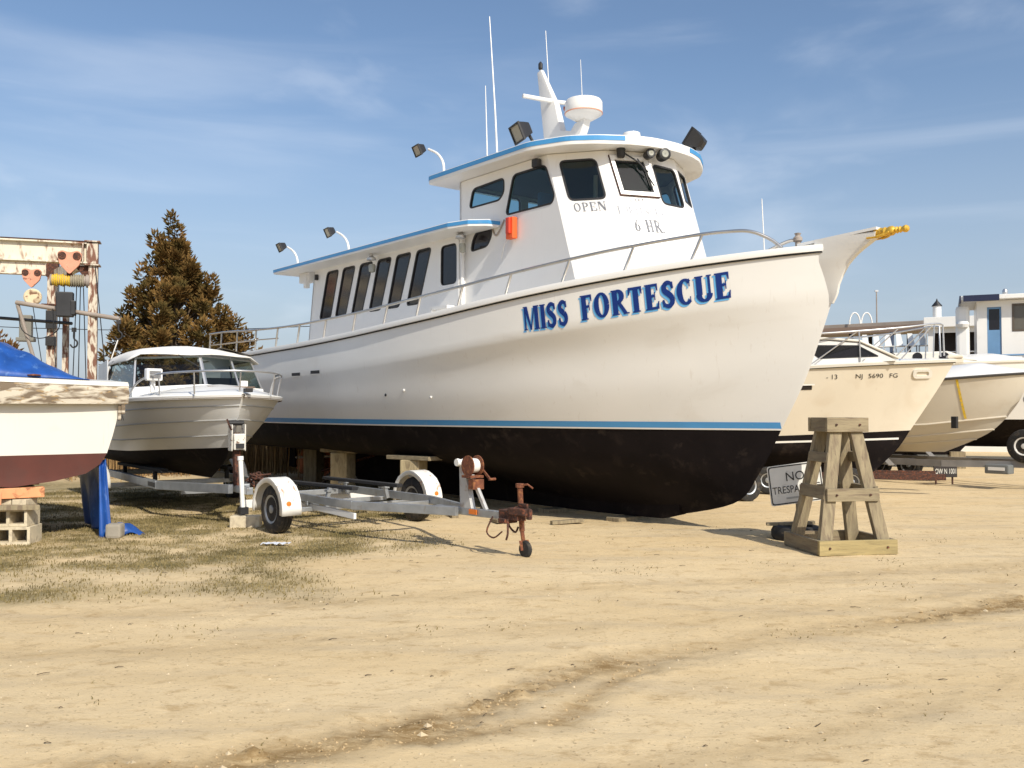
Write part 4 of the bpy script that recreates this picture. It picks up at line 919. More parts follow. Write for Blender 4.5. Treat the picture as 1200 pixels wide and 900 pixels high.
m.beam((-5.2, -.75, .5), (-5.2, .75, .5), .08, .1).beam((-2.6, -.75, .46), (-2.6, .75, .46), .08, .08).beam((-.3, 0, .52), (.55, 0, .52), .09, .1).beam((-3.9, -1.1, .36), (-3.9, 1.1, .36), .07, .07).beam((-1.2, -.5, .42), (-1.2, .5, .42), .06, .1)
m.build('frame', GALV, tb, bev=.006)
MB().box((-1.85, -.795, .50), (.42, .006, .07)).build('frame_decal', BLACK, tb)
for s in (-1, 1):
    MB().beam((-5.0, s*.6, .68), (-2.0, s*.55, .70), .12, .05).beam((-4.6, s*.6, .5), (-4.6, s*.6, .68), .06, .06, up=(1, 0, 0)).beam((-2.4, s*.6, .5), (-2.4, s*.6, .68), .06, .06, up=(1, 0, 0)).build('bunk_board', CARPET, tb)
    wheel(tb, (-3.9, s*1.2, .33), .33, .2)
    fo = MB().grid([[Vector((-3.9+.44*math.cos(math.radians(k*15)), s*y, .34+.42*math.sin(math.radians(k*15)))) for y in (1.08, 1.34)] for k in range(0, 13)]).build('fender', MATS['fender_white'], tb, smooth=1)
    md = fo.modifiers.new('thick', 'SOLIDIFY'); md.thickness = .01
MB().beam((-.02, 0, .55), (-.10, 0, 1.35), .09, .10, up=(1, 0, 0)).build('winch_post', RUSTDK, tb)
wn = MB().box((.03, .0, 1.22), (.10, .17, .24)).box((-.05, .10, 1.28), (.18, .02, .40)).box((-.05, -.10, 1.28), (.18, .02, .40)).build('winch', mat('winch_white', (.68, .66, .60), .5, var=.1, vscale=9, col2=(.18, .1, .06), thr=(.58, .66)), tb, bev=.015)
MB().box((.09, 0, 1.16), (.03, .12, .07)).build('winch_label', BLACK, wn); MB().lathe([(.02, -.12), (.04, -.11), (.04, .11), (.02, .12)], 14, (-.1, 0, 1.50), 'y').build('winch_roller', BLACK, wn)
MB().tube([(.06, -.12, 1.4), (.12, -.18, 1.48), (.1, -.2, 1.56)], .014, 6).build('winch_handle', RUSTDK, wn)
jb = MB().tube([(.42, -.06, .28), (.36, -.08, .98)], .035, 12).tube([(.36, -.08, .96), (.355, -.08, 1.02)], .045, 12).build('jack', WHITE, tb, smooth=.8)
MB().tube([(.425, -.06, .30), (.435, -.06, .17)], .025).box((.435, -.06, .235), (.12, .12, .1)).build('jack_foot', BLACK, jb)
cl = MB()
for i in range(9):
    a = random.uniform(0, 6.3); cl.tube(smoothpath([(-.1+random.uniform(-.25, .1), .2+random.uniform(0, .35), .5+random.uniform(0, .25)) for _ in range(4)], 4), .014, 6)
cl.build('wiring_and_chain', RUSTDK, tb)
JP = Matrix.Translation((-4.10, 13.85, 0)) @ Matrix.Rotation(RZB, 4, 'Z') @ Vector((.43, -.06, 0))

# ---------------------------------------------------------------- concrete blocks
def cinder(loc, rz, label, w_=.40, h=.195, dp=.2, grp='hollow concrete blocks of the stack at the left edge'):
    pan = MB().panel([(-w_/2, 0), (w_/2, 0), (w_/2, h), (-w_/2, h)], [[(-w_/2+.035, .035), (-.02, .035), (-.02, h-.035), (-w_/2+.035, h-.035)], [(.02, .035), (w_/2-.035, .035), (w_/2-.035, h-.035), (.02, h-.035)]], lambda a, b, o: Vector((a, -dp/2-o, b)), dp)
    o = pan.build('concrete_block', CONC, bev=.006); o.location = loc; o.rotation_euler = (0, 0, rz); return tag(o, label, 'block', grp)
cinder((-6.27, 11.75, .01), .12, 'hollow concrete block at the bottom of the left stack, resting on the grass', .46, .225, .4)
cinder((-6.31, 11.77, .237), .09, 'hollow concrete block on top of another one in the left stack', .46, .225, .4)
for i, (x, w_) in enumerate(((-6.40, .21), (-6.18, .17))):
    o = MB().box((0, 0, .055), (w_, .3, .10)).build('brick', CONC, bev=.008); o.location = (x, 11.76, .468); o.rotation_euler = (0, 0, .1-.08*i); tag(o, ['wider solid concrete brick on the left block stack', 'narrower solid concrete brick on the left block stack'][i], 'brick', 'solid bricks on the block stack')
o = MB().box((0, 0, .08), (.42, .22, .19)).build('concrete_block', CONC, bev=.015); o.location = (JP.x+.05, JP.y-.02, gz(JP.x, JP.y)-.005); o.rotation_euler = (0, 0, .05); tag(o, 'solid pale concrete block under the motorboat trailer jack', 'block')
tb_z = 0
# ---------------------------------------------------------------- boat at the left edge, stern to the camera
RZA = math.atan2(.8, -.6)
ab = thing('open_boat', 'old white boat with red bottom and mouldy rubbing band at the left edge', 'boat', (-5.28, 12.45, 0), RZA)
SEC = [(0, 1.78), (.03, 1.6), (.09, 1.35), (.16, 1.12), (.24, .98), (.42, .86), (.8, .78), (1.3, .72)]
def loft(lo, hi, name, m, close=True):
    rows = []; st = [(0, 1, 0), (.7, 1.04, .0), (1.6, 1.02, .02), (2.4, .85, .06), (3.1, .55, .14), (3.7, .05, .3)]
    sec = [s_ for s_ in SEC if lo <= s_[1] <= hi]; full = [(a, z) for a, z in sec]+[(2.6-a, z) for a, z in sec[::-1]]
    mb = MB(); rows = []
    for x, k, lift in st: rows.append([Vector((x-(.05*(1-((a-1.3)/1.3)**2) if x == 0 else 0), 1.3+(a-1.3)*k, z+lift*(1 if z < 1.5 else .4))) for a, z in full])
    mb.grid(rows); n = len(full); h = n//2
    if close:
        for i in range(h-1): mb.f.append((i, i+1, n-2-i, n-1-i))
    else: mb.f.append(tuple(range(n)))
    return mb.build(name, m, ab, smooth=.6)
loft(1.12, 2, 'hull', CREAM); loft(0, 1.12, 'hull_bottom', REDB)
st = [(0, 1, 0), (.7, 1.04, 0), (1.6, 1.02, .01), (2.4, .85, .03), (3.1, .55, .06), (3.7, .05, .12)]
rows = []
pts = [(-.06, -.08+.0), ] 
ring = [(x-(.02 if x == 0 else 0), 1.3-(1.38)*k, l_) for x, k, l_ in st]+[(x-(.02 if x == 0 else 0), 1.3+1.38*k, l_) for x, k, l_ in st[::-1]]
mb = MB(); n = len(ring)
back = [(-.10-.05*(1-(k/8*2-1)**2), 1.3+1.38*(1-2*k/8)) for k in range(9)]   # curved stern run from left to right
loop = [(x, y, l_) for x, y, l_ in ring[1:-1]]
loop = [(a, b, 0) for a, b in back][::-1][::1]
full = [(a, b, 0) for a, b in back]+[(x, y, l_) for x, y, l_ in ring[1:-1]]
rows = []
for a, b, l_ in full:
    cx, cy = 1.6, 1.3; dx, dy = a-cx, b-cy; q = math.hypot(dx, dy); dx /= q; dy /= q
    zs = 2.06+l_+.07*max(0, (b-.1)/2.4); zb_ = 1.775+l_*.6
    rows.append([Vector((a-dx*.16, b-dy*.16, zb_)), Vector((a, b, zb_)), Vector((a+dx*.015, b+dy*.015, (zb_+zs)/2)), Vector((a, b, zs-.02)), Vector((a-dx*.02, b-dy*.02, zs)), Vector((a-dx*.3, b-dy*.3, zs+.03))])
rows.append(rows[0])
bnd = MB().grid(rows).build('rubbing_band', GRIME, ab, smooth=.7)
rows2 = []
for r in rows[:-1]:
    o_ = (r[4]-r[5]); o_.z = 0; o_.normalize(); rows2.append([r[3]+o_*.012+Vector((0, 0, -.03)), r[4]+o_*.012+Vector((0, 0, .006)), r[5]+Vector((0, 0, .008))])
rows2.append(rows2[0]); MB().grid(rows2).build('gunwale', CREAM, ab, smooth=.9)
MB().box((-.07, -.02, 1.72), (.05, .05, .16)).box((-.06, .02, 1.66), (.03, .04, .2)).build('broken_trim', GRIME, ab, bev=.01)
MB().lathe([(.01, 0), (.08, .0), (.08, .012), (.02, .02)], 12, (-.02, 1.05, 2.135)).build('rusty_deck_plate', RUST, ab)
dk_ = MB(); dk_.add([Vector((r[5].x, r[5].y, r[5].z-.01)) for r in rows[:-1]], [tuple(range(len(rows)-1))]); dk_.build('deck', CREAM, ab)
# tarpaulin over its cockpit
def tarp_h(x, y):
    e = min(1, (y-.42)/.95)*min(1, max(0, (x+.02)/.5))*min(1, max(0, (3.3-x)/.7)); e = max(0, e)**.75
    return 2.10+.46*e*(1-.12*((y-1.5)/1.1)**2)+.035*math.sin(5*x+3*y)*e+.03*math.sin(9*y-4*x+1)*e+.02*math.sin(17*y+6*x)*e
rows = [[Vector((x, y, tarp_h(x, y)+.05*max(0, (y-.3)/2.4))) for y in np.linspace(.38, 2.42, 34)] for x in np.linspace(-.03, 3.0, 40)]
tp = MB().grid(rows).build('tarpaulin', TARP, None, smooth=2); md = tp.modifiers.new('thick', 'SOLIDIFY'); md.thickness = .006
tp.location = ab.location; tp.rotation_euler = ab.rotation_euler; tag(tp, 'blue tarpaulin covering the cockpit of the old white boat', 'tarpaulin', 'blue tarpaulins')
# hanging tarpaulin: a curtain from the hull edge to the ground that folds onto the grass
rows = []
for k in range(26):
    u = k/25; x = .02+1.5*u; r = []
    for j in range(16):
        v = j/15; z = 1.0*(1-v)-.02*math.sin(7*u); y = .17+.03*math.sin(9*u+2*v)+.05*v*math.sin(14*u)-.10*v*v
        if j == 15: z = .03
        r.append(Vector((x-.02*v, y, z)))
    rows.append(r)
front = []
for k in range(10):
    u = k/9; r = []
    for j in range(16):
        v = j/15; wd = .09+.08*v; z = 1.02*(1-v)+.02-.02*math.sin(3*u); r.append(Vector((.06-.16*v+.035*math.sin(u*5+v), .16+wd*u-.06*v, z)))
    front.append(r)
rows3 = []
for k in range(14):
    u = k/13; r = []
    for j in range(14):
        v = j/13; h = .17*math.sin(PI*min(1, u*1.02))*math.sin(PI*min(1, v*.95+.05))+.02+.02*math.sin(12*u+9*v); r.append(Vector((-.16+.30*v, .20-.50*u, max(.0, h))))
    rows3.append(r)
ht = MB().grid(rows).grid(front).grid(rows3).build('tarpaulin', TARP, None, smooth=2); md = ht.modifiers.new('thick', 'SOLIDIFY'); md.thickness = .006
ht.location = ab.location; ht.rotation_euler = ab.rotation_euler; tag(ht, 'blue tarpaulin hanging down to the grass between the two left boats', 'tarpaulin', 'blue tarpaulins')
q = Matrix.Translation(ab.location) @ Matrix.Rotation(RZA, 4, 'Z') @ Vector((-.24, .10, 0))
o = MB().box((0, 0, .10), (.20, .2, .19)).build('concrete_block', mat('round_block', (.30, .27, .22), .9, var=.1, bump=.3), bev=.035); o.location = (q.x, q.y, gz(q.x, q.y)-.005); o.rotation_euler = (0, 0, .1); tag(o, 'grey rounded block weighing down the foot of the hanging blue tarpaulin', 'block')
# cradle under the left boat
cr = thing('boat_cradle', 'orange painted cradle beam under the old red bottomed boat', 'cradle', ab.location, RZA)
MB().beam((-.02, .92, .65), (-.02, 2.7, .65), .14, .13).build('cross_beam', ORP, cr, bev=.01); MB().beam((2.2, .6, .66), (2.2, 2.0, .66), .16, .15).build('cross_beam', ORP, cr, bev=.01)
MB().box((-.10, 1.62, .56), (.03, .42, .22)).build('bracket', mat('pale_orange', (.62, .30, .15), .7), cr, bev=.01)
MB().beam((-.2, 1.0, .47), (-.14, 1.65, .50), .14, .06).build('plank', WOODG, cr, bev=.006)
for a, b, c_ in ((.1, 2.4, .57), (2.2, 1.9, .58), (2.2, .8, .58), (1.0, 1.3, .68)): MB().box((a, b, c_/2), (.26, .26, c_)).build('leg', WOODG, cr, bev=.01)
# ---------------------------------------------------------------- timber stand
sd = thing('timber_stand', 'tall weathered timber trestle stand in front of the no trespassing sign', 'timber stand', (3.945, 11.2, 0), math.radians(9)); sd.scale = (1.06, 1.0, 1.0)
def leg(a, b, m=WOODG, wd=.145, th=.075):
    return MB().beam(a, b, wd, th, up=(0, 1, 0)).build('leg', m, sd, bev=.008)
leg((-.37, -.37, .02), (-.115, -.155, 1.47)); leg((.36, -.37, .02), (.12, -.155, 1.47)); leg((-.37, .36, .02), (-.115, .155, 1.47)); leg((.36, .36, .02), (.12, .155, 1.47))
for s_, lab in ((-1, None), (1, None)):
    MB().box((0, s_*.215, 1.52), (.50, .05, .17)).build('header_board', WOODH, sd, bev=.006)
    MB().box((0, s_*.33, .70), (.62, .045, .15)).build('middle_board', WOODH, sd, bev=.006)
    MB().box((0, s_*.435, .10), (.92, .05, .17)).build('base_board', WOODN if s_ < 0 else WOODH, sd, bev=.006)
    MB().box((s_*.215, 0, 1.52), (.05, .38, .17)).build('header_board', WOODSHADE, sd, bev=.006)
    MB().box((s_*.305, 0, .72), (.045, .62, .15), tilt=(0, s_*-.17)).build('middle_board', WOODSHADE, sd, bev=.006)
    MB().box((s_*.235, 0, 1.13), (.045, .46, .12), tilt=(0, s_*-.17)).build('upper_board', WOODSHADE, sd, bev=.006)
    MB().box((s_*.435, 0, .10), (.05, .82, .17)).build('base_board', WOODSHADE, sd, bev=.006)
MB().box((0, 0, 1.55), (.36, .36, .09)).build('top_block', WOODG, sd, bev=.01)
for x, z in ((-.14, 1.52), (.14, 1.52), (-.2, .70), (.2, .70), (-.34, .1), (.34, .1)):
    y = -.245 if z > 1 else (-.357 if z > .3 else -.463); MB().lathe([(.004, -.012), (.013, -.01), (.013, .004), (.004, .006)], 8, (x, y, z), 'y').build('bolt', RUSTDK, sd)
# ---------------------------------------------------------------- no trespassing sign standing in a tyre
sg = thing('warning_sign', 'white NO TRESPASSING sign on a post set in an old black tyre', 'sign', (3.74, 12.15, gz(3.74, 12.15)-.02), math.radians(4))
MB().lathe([(.19, 0), (.24, -.005), (.31, .01), (.335, .06), (.335, .13), (.31, .18), (.24, .20), (.19, .19), (.175, .1), (.19, 0)], 36).build('tyre', RUBBER, sg, smooth=.6)
MB().lathe([(.01, .02), (.18, .02), (.18, .09), (.01, .10)], 24).build('concrete_fill', CONC, sg)
MB().beam((.02, .02, .05), (.0, .03, .95), .05, .04).build('post', WOODG, sg)
MB().beam((-.38, .1, .20), (.22, -.02, .235), .10, .035).build('loose_board', WOODG, sg)
TI = math.radians(-7)
def sgn(a, b, o=0): # sign plane, tilted; centre (.0,.72)
    c_, s_ = math.cos(TI), math.sin(TI); return Vector((-.03+a*c_-b*s_*-1*-1, -.02-o+.0*b, .735+a*-s_*1+b*c_)) if False else Vector((-.03+a*c_+b*-s_*-1, -.02-o, .745-a*s_+b*c_))
pl = MB().prism(rpoly([(-.36, -.26), (.36, -.26), (.36, .26), (-.36, .26)], .04), lambda a, b: sgn(a, b, 0), lambda a, b: sgn(a, b, .012)).build('plate', SIGNW, sg)
MB().panel(rpoly([(-.35, -.25), (.35, -.25), (.35, .25), (-.35, .25)], .04), [rpoly([(-.335, -.235), (.335, -.235), (.335, .235), (-.335, .235)], .035)], lambda a, b, o: sgn(a, b, .0145+o), .001).build('border', INK, pl)
def sign_text(s, x, z, size, sx=1, par=pl, m=INK, cent=True):
    vs, fs, a0, a1 = textmesh(s, size, sx); k = (a0+a1)/2 if cent else a0
    return warp(vs, fs, lambda v: sgn(x+v[0]-k, z+v[1], .0155)).build('lettering', m, par, fix=False)
sign_text('NO', .0, .045, .165); sign_text('TRESPASSING', .0, -.11, .135, .80)
MB().add([sgn(-.15, -.19, .0155), sgn(.15, -.19, .0155), sgn(.15, -.165, .0155), sgn(-.15, -.165, .0155)], [(0, 1, 2, 3)]).build('small_print', mat('ink_pale', (.4, .4, .38), .6), pl, fix=False)

# ---------------------------------------------------------------- cream cabin boat behind the bow
c2 = thing('cabin_cruiser', 'cream cabin boat with black bottom and bow rail, behind the timber stand', 'motorboat', (9.12, 18.8, 0), math.radians(-14))
c2.rotation_euler = (0, math.radians(-1.6), math.radians(-14))
T2 = [dict(x0=0, z0=2.72, W=1.35, le=3.9, e=2.4, z=[(0, 2.72), (1.5, 2.68), (4, 2.62), (7.5, 2.58)]),
      dict(x0=-.38, z0=2.1, W=1.28, le=4.1, e=2.0, z=[(.4, 2.1), (7.5, 1.9)]),
      dict(x0=-.92, z0=1.30, W=1.18, le=4.5, e=1.75, z=[(.9, 1.30), (7.5, 1.22)])]
B2 = [dict(x0=-.92, z0=1.30, W=1.18, le=4.5, e=1.75, z=[(.9, 1.30), (7.5, 1.22)]), dict(x0=-1.2, z0=.9, W=1.05, le=4.6, e=1.6, z=[(1.2, .9), (7.5, .85)]), dict(x0=-1.7, z0=.42, W=.05, le=2, e=1.4, z=[(1.7, .42), (7.5, .40)])]
h2 = make_hull('hull', T2, BEIGE, c2, 7.5, nu=50, smooth=1); bb2 = make_hull('hull_bottom', B2, BOTTOM, c2, 7.5, nu=50, smooth=1)
V2 = bvh_of(h2); VB2 = bvh_of(bb2)
mb = MB()
for sd_ in (-1, 1):
    P = decal_strip(VB2, [-1.0-6.4*k/40 for k in range(41)], 1.12, 1.16, .006, sd_, 1)
    if P: mb.grid(P)
mb.build('waterline_stripe', WHITE, c2, fix=False)
cap_rail(T2, 7.5, CREAM, c2, over=.04); cap_rail([dict(T2[0], z=[(a, b-.045) for a, b in T2[0]['z']], z0=2.675), T2[1]], 7.5, GASKET, c2, 'rub_strip', .02, .02, .012); decked(T2, 7.5, c2, WHITE, .08)
# trunk cabin
sec = lambda x: (0.96 if x < -2.2 else .96*max(.35, (-.9-x)/1.3))
tk = [(-1.25, 2.70), (-6.6, 2.62), (-6.6, 3.10), (-2.6, 3.16), (-1.95, 3.08)]
f2 = sideplane(.98, -1)
WIN2 = [[(-2.72, 2.80), (-1.60, 2.80), (-1.98, 3.03), (-3.05, 3.08)], [(-4.35, 2.79), (-2.98, 2.80), (-3.32, 3.09), (-4.35, 3.09)]]
for s_ in (-1, 1):
    fn = sideplane(.98, s_); pn = MB().panel(tk, [rpoly(q_, .03) for q_ in WIN2], fn, .04).build('cabin_side', WHITE, c2)
    for q_ in WIN2: window(pn, rpoly(q_, .03), fn, DARKGL, fm=BLACK, lip=.012)
P = [(-1.25, 2.72), (-1.95, 3.09), (-2.6, 3.17), (-6.6, 3.11)]
rows = [[Vector((x, y*1.0, z+.05*(1-(y/1)**2)+.004)) for y in (-1.0, -.6, 0, .6, 1.0)] for x, z in P]; q_ = MB().grid(rows).build('cabin_top', CREAM, c2, smooth=.6); md = q_.modifiers.new('t', 'SOLIDIFY'); md.thickness = .05; md.offset = 1
quad_panel(c2, (-4.2, -.95, 3.12), (-3.75, -.5, 3.12), (-4.25, -.5, 3.50), (-4.6, -.85, 3.50), DARKGL, WHITE, .05); quad_panel(c2, (-3.75, -.5, 3.12), (-3.75, .5, 3.12), (-4.25, .5, 3.50), (-4.25, -.5, 3.50), DARKGL, WHITE, .05)
q_ = MB().panel(rpoly([(-.20, -.09), (.20, -.09), (.20, .09), (-.20, .09)], .08), [rpoly([(-.13, -.045), (.13, -.045), (.13, .045), (-.13, .045)], .04)], lambda a, b, o: (on_side(V2, -.72+a, 2.45+b, .03+o) or Vector((0, 0, 0))), .03).build('hawse_plate', CREAM, c2)
MB().grid([[on_side(V2, -3.35+x, 2.18+z, .01) for z in (0, .09)] for x in (0, .2, .45)]).build('hull_vent', DARK, c2, fix=False); MB().grid([[on_side(V2, -3.4+x, 2.27+z, .03) for z in (0, .03)] for x in (0, .27, .55)]).build('vent_hood', WHITE, c2, fix=False)
for w_s, w_x in (('NJ', -2.05), ('5690', -1.80), ('FG', -1.38)):
    vs, fs, a0, a1 = textmesh(w_s, .12, 1.25); warp(vs, fs, lambda v: on_side(V2, w_x+(v[0]-a0), 2.38+v[1], .006)).build('registration_number', INK, c2, fix=False)
vs, fs, a0, a1 = textmesh('- 13', .13, 1.1); warp(vs, fs, lambda v: on_side(V2, -2.62+(v[0]-a0), 2.375+v[1], .006)).build('registration_sticker', INK, c2, fix=False)
for s_ in (-1, 1):
    P = smoothpath([(-.25, s_*.18, 3.42), (-.45, s_*.40, 3.44), (-1.2, s_*.80, 3.36), (-2.4, s_*1.1, 3.30), (-3.4, s_*1.2, 3.28)], 4)
    rl = MB().tube([(-.25, s_*.18, 2.8)]+P, .018, 8).build('bow_rail', ALU, c2, smooth=1)
    for a, b in (((-.45, s_*.40, 3.43), (-.5, s_*.42, 2.76)), ((-.5, s_*.42, 3.40), (-1.15, s_*.78, 2.75)), ((-1.95, s_*1.0, 3.33), (-1.95, s_*1.0, 2.70)), ((-1.2, s_*.8, 3.34), (-1.9, s_*.98, 2.72)), ((-2.0, s_*1.0, 3.3), (-2.9, s_*1.15, 2.68))):
        MB().tube([a, b], .014, 6).build('stanchion', ALU, rl)
MB().box((-.02, 0, 2.78), (.3, .16, .06)).box((.06, 0, 2.70), (.16, .1, .12)).build('bow_roller', BEIGE, c2, bev=.02)
s2 = thing('jack_stand', 'low trailer bed with small black wheels under the cream cabin boat', 'trailer', (5.6, 19.6, 0), math.radians(-14))
MB().beam((-1.6, -.5, .36), (3.2, -.5, .36), .1, .12).beam((-1.6, .5, .36), (3.2, .5, .36), .1, .12).beam((-1, -.9, .36), (-1, .9, .36), .1, .1).beam((1.4, -.9, .30), (1.4, .9, .30), .1, .1).build('frame', RUSTDK, s2)
for x in (-1.0, -.2, 1.4):
    for y in (-.85, .85): wheel(s2, (x, y, .27), .27, .2, rimR=.14)
s2['label'] = 'low rusty trailer under the black bottom of the cream cabin boat'
s2.name = 'boat_trailer'
o = wheel(None, (0, 0, 0), .30, .22, rimR=.16, name='loose_tyre'); o.location = (4.42, 17.5, .27); o.rotation_euler = (0, 0, .4); tag(o, 'worn black tyre on the sand just past the big boat\'s bow', 'tyre')

# ---------------------------------------------------------------- beige open boat with strap
c3 = thing('centre_console_boat', 'beige open boat with white foredeck, strapped on its trailer at the right', 'motorboat', (11.25, 20.0, 0), math.radians(-50))
T3 = [dict(x0=0, z0=2.50, W=1.22, le=3.4, e=2.5, z=[(0, 2.50), (1.5, 2.38), (3.5, 2.20), (6.5, 2.05)]),
      dict(x0=-.22, z0=1.95, W=1.15, le=3.6, e=2.1, z=[(.2, 1.95), (3, 1.68), (6.5, 1.55)]),
      dict(x0=-.50, z0=1.55, W=1.08, le=3.7, e=1.95, z=[(.5, 1.55), (2, 1.36), (6.5, 1.15)])]
B3 = [dict(x0=-.50, z0=1.55, W=1.08, le=3.7, e=1.95, z=[(.5, 1.55), (2, 1.36), (6.5, 1.15)]), dict(x0=-.95, z0=1.15, W=.8, le=3.6, e=1.8, z=[(.95, 1.15), (2.5, .98), (6.5, .88)]), dict(x0=-1.9, z0=.72, W=.05, le=2, e=1.4, z=[(1.9, .72), (6.5, .62)])]
h3 = make_hull('hull', T3, BEIGE, c3, 6.5, nu=50, smooth=1); bb3 = make_hull('hull_bottom', B3, BEIGE, c3, 6.5, nu=50, smooth=1)
ribs = MB()
for s_ in (-1, 1):
    G, _ = hull_grid(B3, 6.5, 50, 4, s_)
    for ri in (0, 3, 5): ribs.tube([p+Vector((0, s_*.005, 0)) for p in G[ri][1:]], .02, 6)
ribs.build('spray_rails', BEIGE, bb3, smooth=1)
cap_rail(T3, 6.5, mat('rub_black', (.05, .045, .04), .5), c3, 'rub_strip', .02, .035, .02); decked(T3, 6.5, c3, WHITE, .34, name='foredeck')
quad_panel(c3, (-3.6, -.75, 2.45), (-3.2, -.55, 2.45), (-3.6, -.5, 3.15), (-3.9, -.65, 3.15), TEAL, WHITE, .04); quad_panel(c3, (-3.2, -.55, 2.45), (-3.2, .55, 2.45), (-3.6, .5, 3.15), (-3.6, -.5, 3.15), TEAL, WHITE, .04)
MB().box((-3.7, 0, 2.5), (.8, 1.2, .6)).build('console', WHITE, c3, bev=.05)
V3 = bvh_of(h3); V3b = bvh_of(bb3)
P = decal_strip(V3, [-1.26, -1.24, -1.215], 1.50, lambda x: 2.38, .012, rows=8); st_ = MB().grid(P).build('tie_strap', YELLOW, c3, fix=False)
MB().box((-1.24, -.93, 1.42), (.12, .1, .26)).build('strap_ratchet', BLACK, st_, bev=.01)
t3 = thing('boat_trailer', 'tandem wheel trailer under the beige open boat, spare wheel at its front', 'trailer', (11.25, 20.0, 0), math.radians(-50))
m = MB()
for s_ in (-1, 1): m.beam((-5.6, s_*.8, .50), (-1.6, s_*.8, .50), .09, .14).beam((-1.6, s_*.8, .50), (1.2, s_*.1, .55), .09, .14)
m.beam((1.0, 0, .55), (2.2, 0, .55), .1, .12).beam((-3, -.8, .46), (-3, .8, .46), .08, .1).beam((.2, 0, .6), (-.1, 0, 1.9), .1, .1, up=(1, 0, 0)).beam((.75, 0, .6), (.0, 0, 1.5), .06, .06)
m.build('frame', mat('grey_frame', (.22, .21, .20), .6, .3, var=.2), t3)
for x in (-3.3, -4.1):
    for s_ in (-1, 1): wheel(t3, (x, s_*1.12, .31), .31, .2)
for s_ in (-1, 1): MB().box((-3.7, s_*1.12, .66), (1.75, .26, .04)).beam((-2.85, s_*1.12, .66), (-2.6, s_*1.12, .42), .26, .03).beam((-4.55, s_*1.12, .66), (-4.8, s_*1.12, .42), .26, .03).build('fender', MATS['grey_frame'], t3, bev=.01)
wheel(t3, (.02, -.42, .92), .36, .22, rimmat=WHITE, name='spare_wheel')
MB().lathe([(.01, -.1), (.1, -.09), (.12, 0), (.1, .09), (.01, .1)], 16, (-.05, 0, 1.92), 'y').build('winch', ALU, t3, smooth=.7)
MB().tube([(.9, -.2, .06), (.9, -.2, .9)], .03).box((.9, -.2, .04), (.2, .2, .04)).build('jack', GALV, t3)
MB().box((-.45, -.6, .42), (.5, .3, .2)).build('battery_box', mat('box_grey', (.16, .17, .17), .6), t3, bev=.03)
MB().box((-.45, -.755, .43), (.34, .01, .07)).build('box_label', WHITE, t3)
nb = thing('number_board', 'black board with white figures leaning by the right hand trailer wheel', 'board', (9.87, 21.1, .0), math.radians(6))
MB().box((0, 0, .30), (.56, .03, .28)).build('board', PLATE, nb, bev=.006)
MB().box((-.2, .05, .12), (.03, .03, .24)).box((.2, .05, .12), (.03, .03, .24)).build('leg', RUSTDK, nb)
vs, fs, a0, a1 = textmesh('OW N 1001', .17, .60); w_ = a1-a0; warp(vs, fs, lambda v: Vector((-.25+(v[0]-a0)/w_*.5, -.0165, .24+v[1]))).build('figures', SIGNW, nb, fix=False)

# ---------------------------------------------------------------- white workboat with blue door
c4 = thing('workboat', 'white workboat with wheelhouse, blue door and dark blue roof edge at the right edge', 'workboat', (14.55, 29.2, 0), math.radians(-25))
fw = lambda a, b, o=0: Vector((a, -o, b))
MB().panel([(0.15, 2.2), (3.6, 2.2), (3.6, 5.12), (0.15, 5.12)], [[(.44, 2.9), (.84, 2.9), (.84, 4.92), (.44, 4.92)], [(1.15, 4.15), (2.1, 4.15), (2.1, 4.98), (1.15, 4.98)]], fw, .06).box((.18, 1.4, 3.66), (.06, 2.7, 2.9)).box((3.57, 1.4, 3.66), (.06, 2.7, 2.9)).box((1.9, 2.8, 3.66), (3.4, .06, 2.9)).build('wheelhouse', WHITE, c4)
dr = MB().panel([(.445, 2.9), (.835, 2.9), (.835, 4.915), (.445, 4.915)], [[(.49, 4.2), (.79, 4.2), (.79, 4.86), (.49, 4.86)]], lambda a, b, o=0: fw(a, b, o-.03), .03).build('door', DOORB, c4)
MB().box((.64, .045, 4.53), (.32, .01, .68)).build('door_window', DARKGL, dr)
wf = MB().panel([(1.13, 4.13), (2.12, 4.13), (2.12, 5.0), (1.13, 5.0)], [[(1.19, 4.19), (2.06, 4.19), (2.06, 4.94), (1.19, 4.94)]], lambda a, b, o=0: fw(a, b, o+.01), .04).build('window_frame', mat('bronze_frame', (.10, .08, .06), .5), c4); MB().box((1.62, .03, 4.56), (.9, .01, .78)).build('pane', mat('brown_pane', (.12, .11, .09), .15), wf)
MB().box((1.7, 1.3, 5.2), (4.0, 3.4, .14)).build('roof', WHITE, c4, bev=.02); MB().box((.27, -.42, 5.18), (1.0, .04, .19)).box((-.32, 1.3, 5.18), (.04, 3.4, .19)).build('roof_edge', NAVYR, c4)
MB().lathe([(.06, 5.27), (.08, 5.3), (.08, 5.42), (.03, 5.48)], 12, (.95, .0, 0)).build('roof_lamp', ALU, c4, smooth=.7)
MB().lathe([(.03, 5.27), (.03, 5.85), (.35, 5.95), (.38, 6.0), (.38, 6.15), (.3, 6.2), (.01, 6.22)], 24, (2.15, .5, 0)).build('radar_dome', WHITE, c4, smooth=.6)
MB().box((-.25, .3, 3.9), (.4, .5, 2.2)).lathe([(.01, 0), (.16, .02), (.2, .1), (.16, .2), (.01, .22)], 16, (-.25, .0, 4.3)).build('exhaust_trunk', WHITE, c4, bev=.1)
T4 = [dict(x0=9.0, z0=3.3, W=2.0, le=5, e=2.2, z=[(-9, 3.3), (-5, 2.9), (0, 2.6), (3, 2.6)]), dict(x0=8.0, z0=1.4, W=1.7, le=5, e=1.9, z=[(-8, 1.4), (3, 1.4)])]
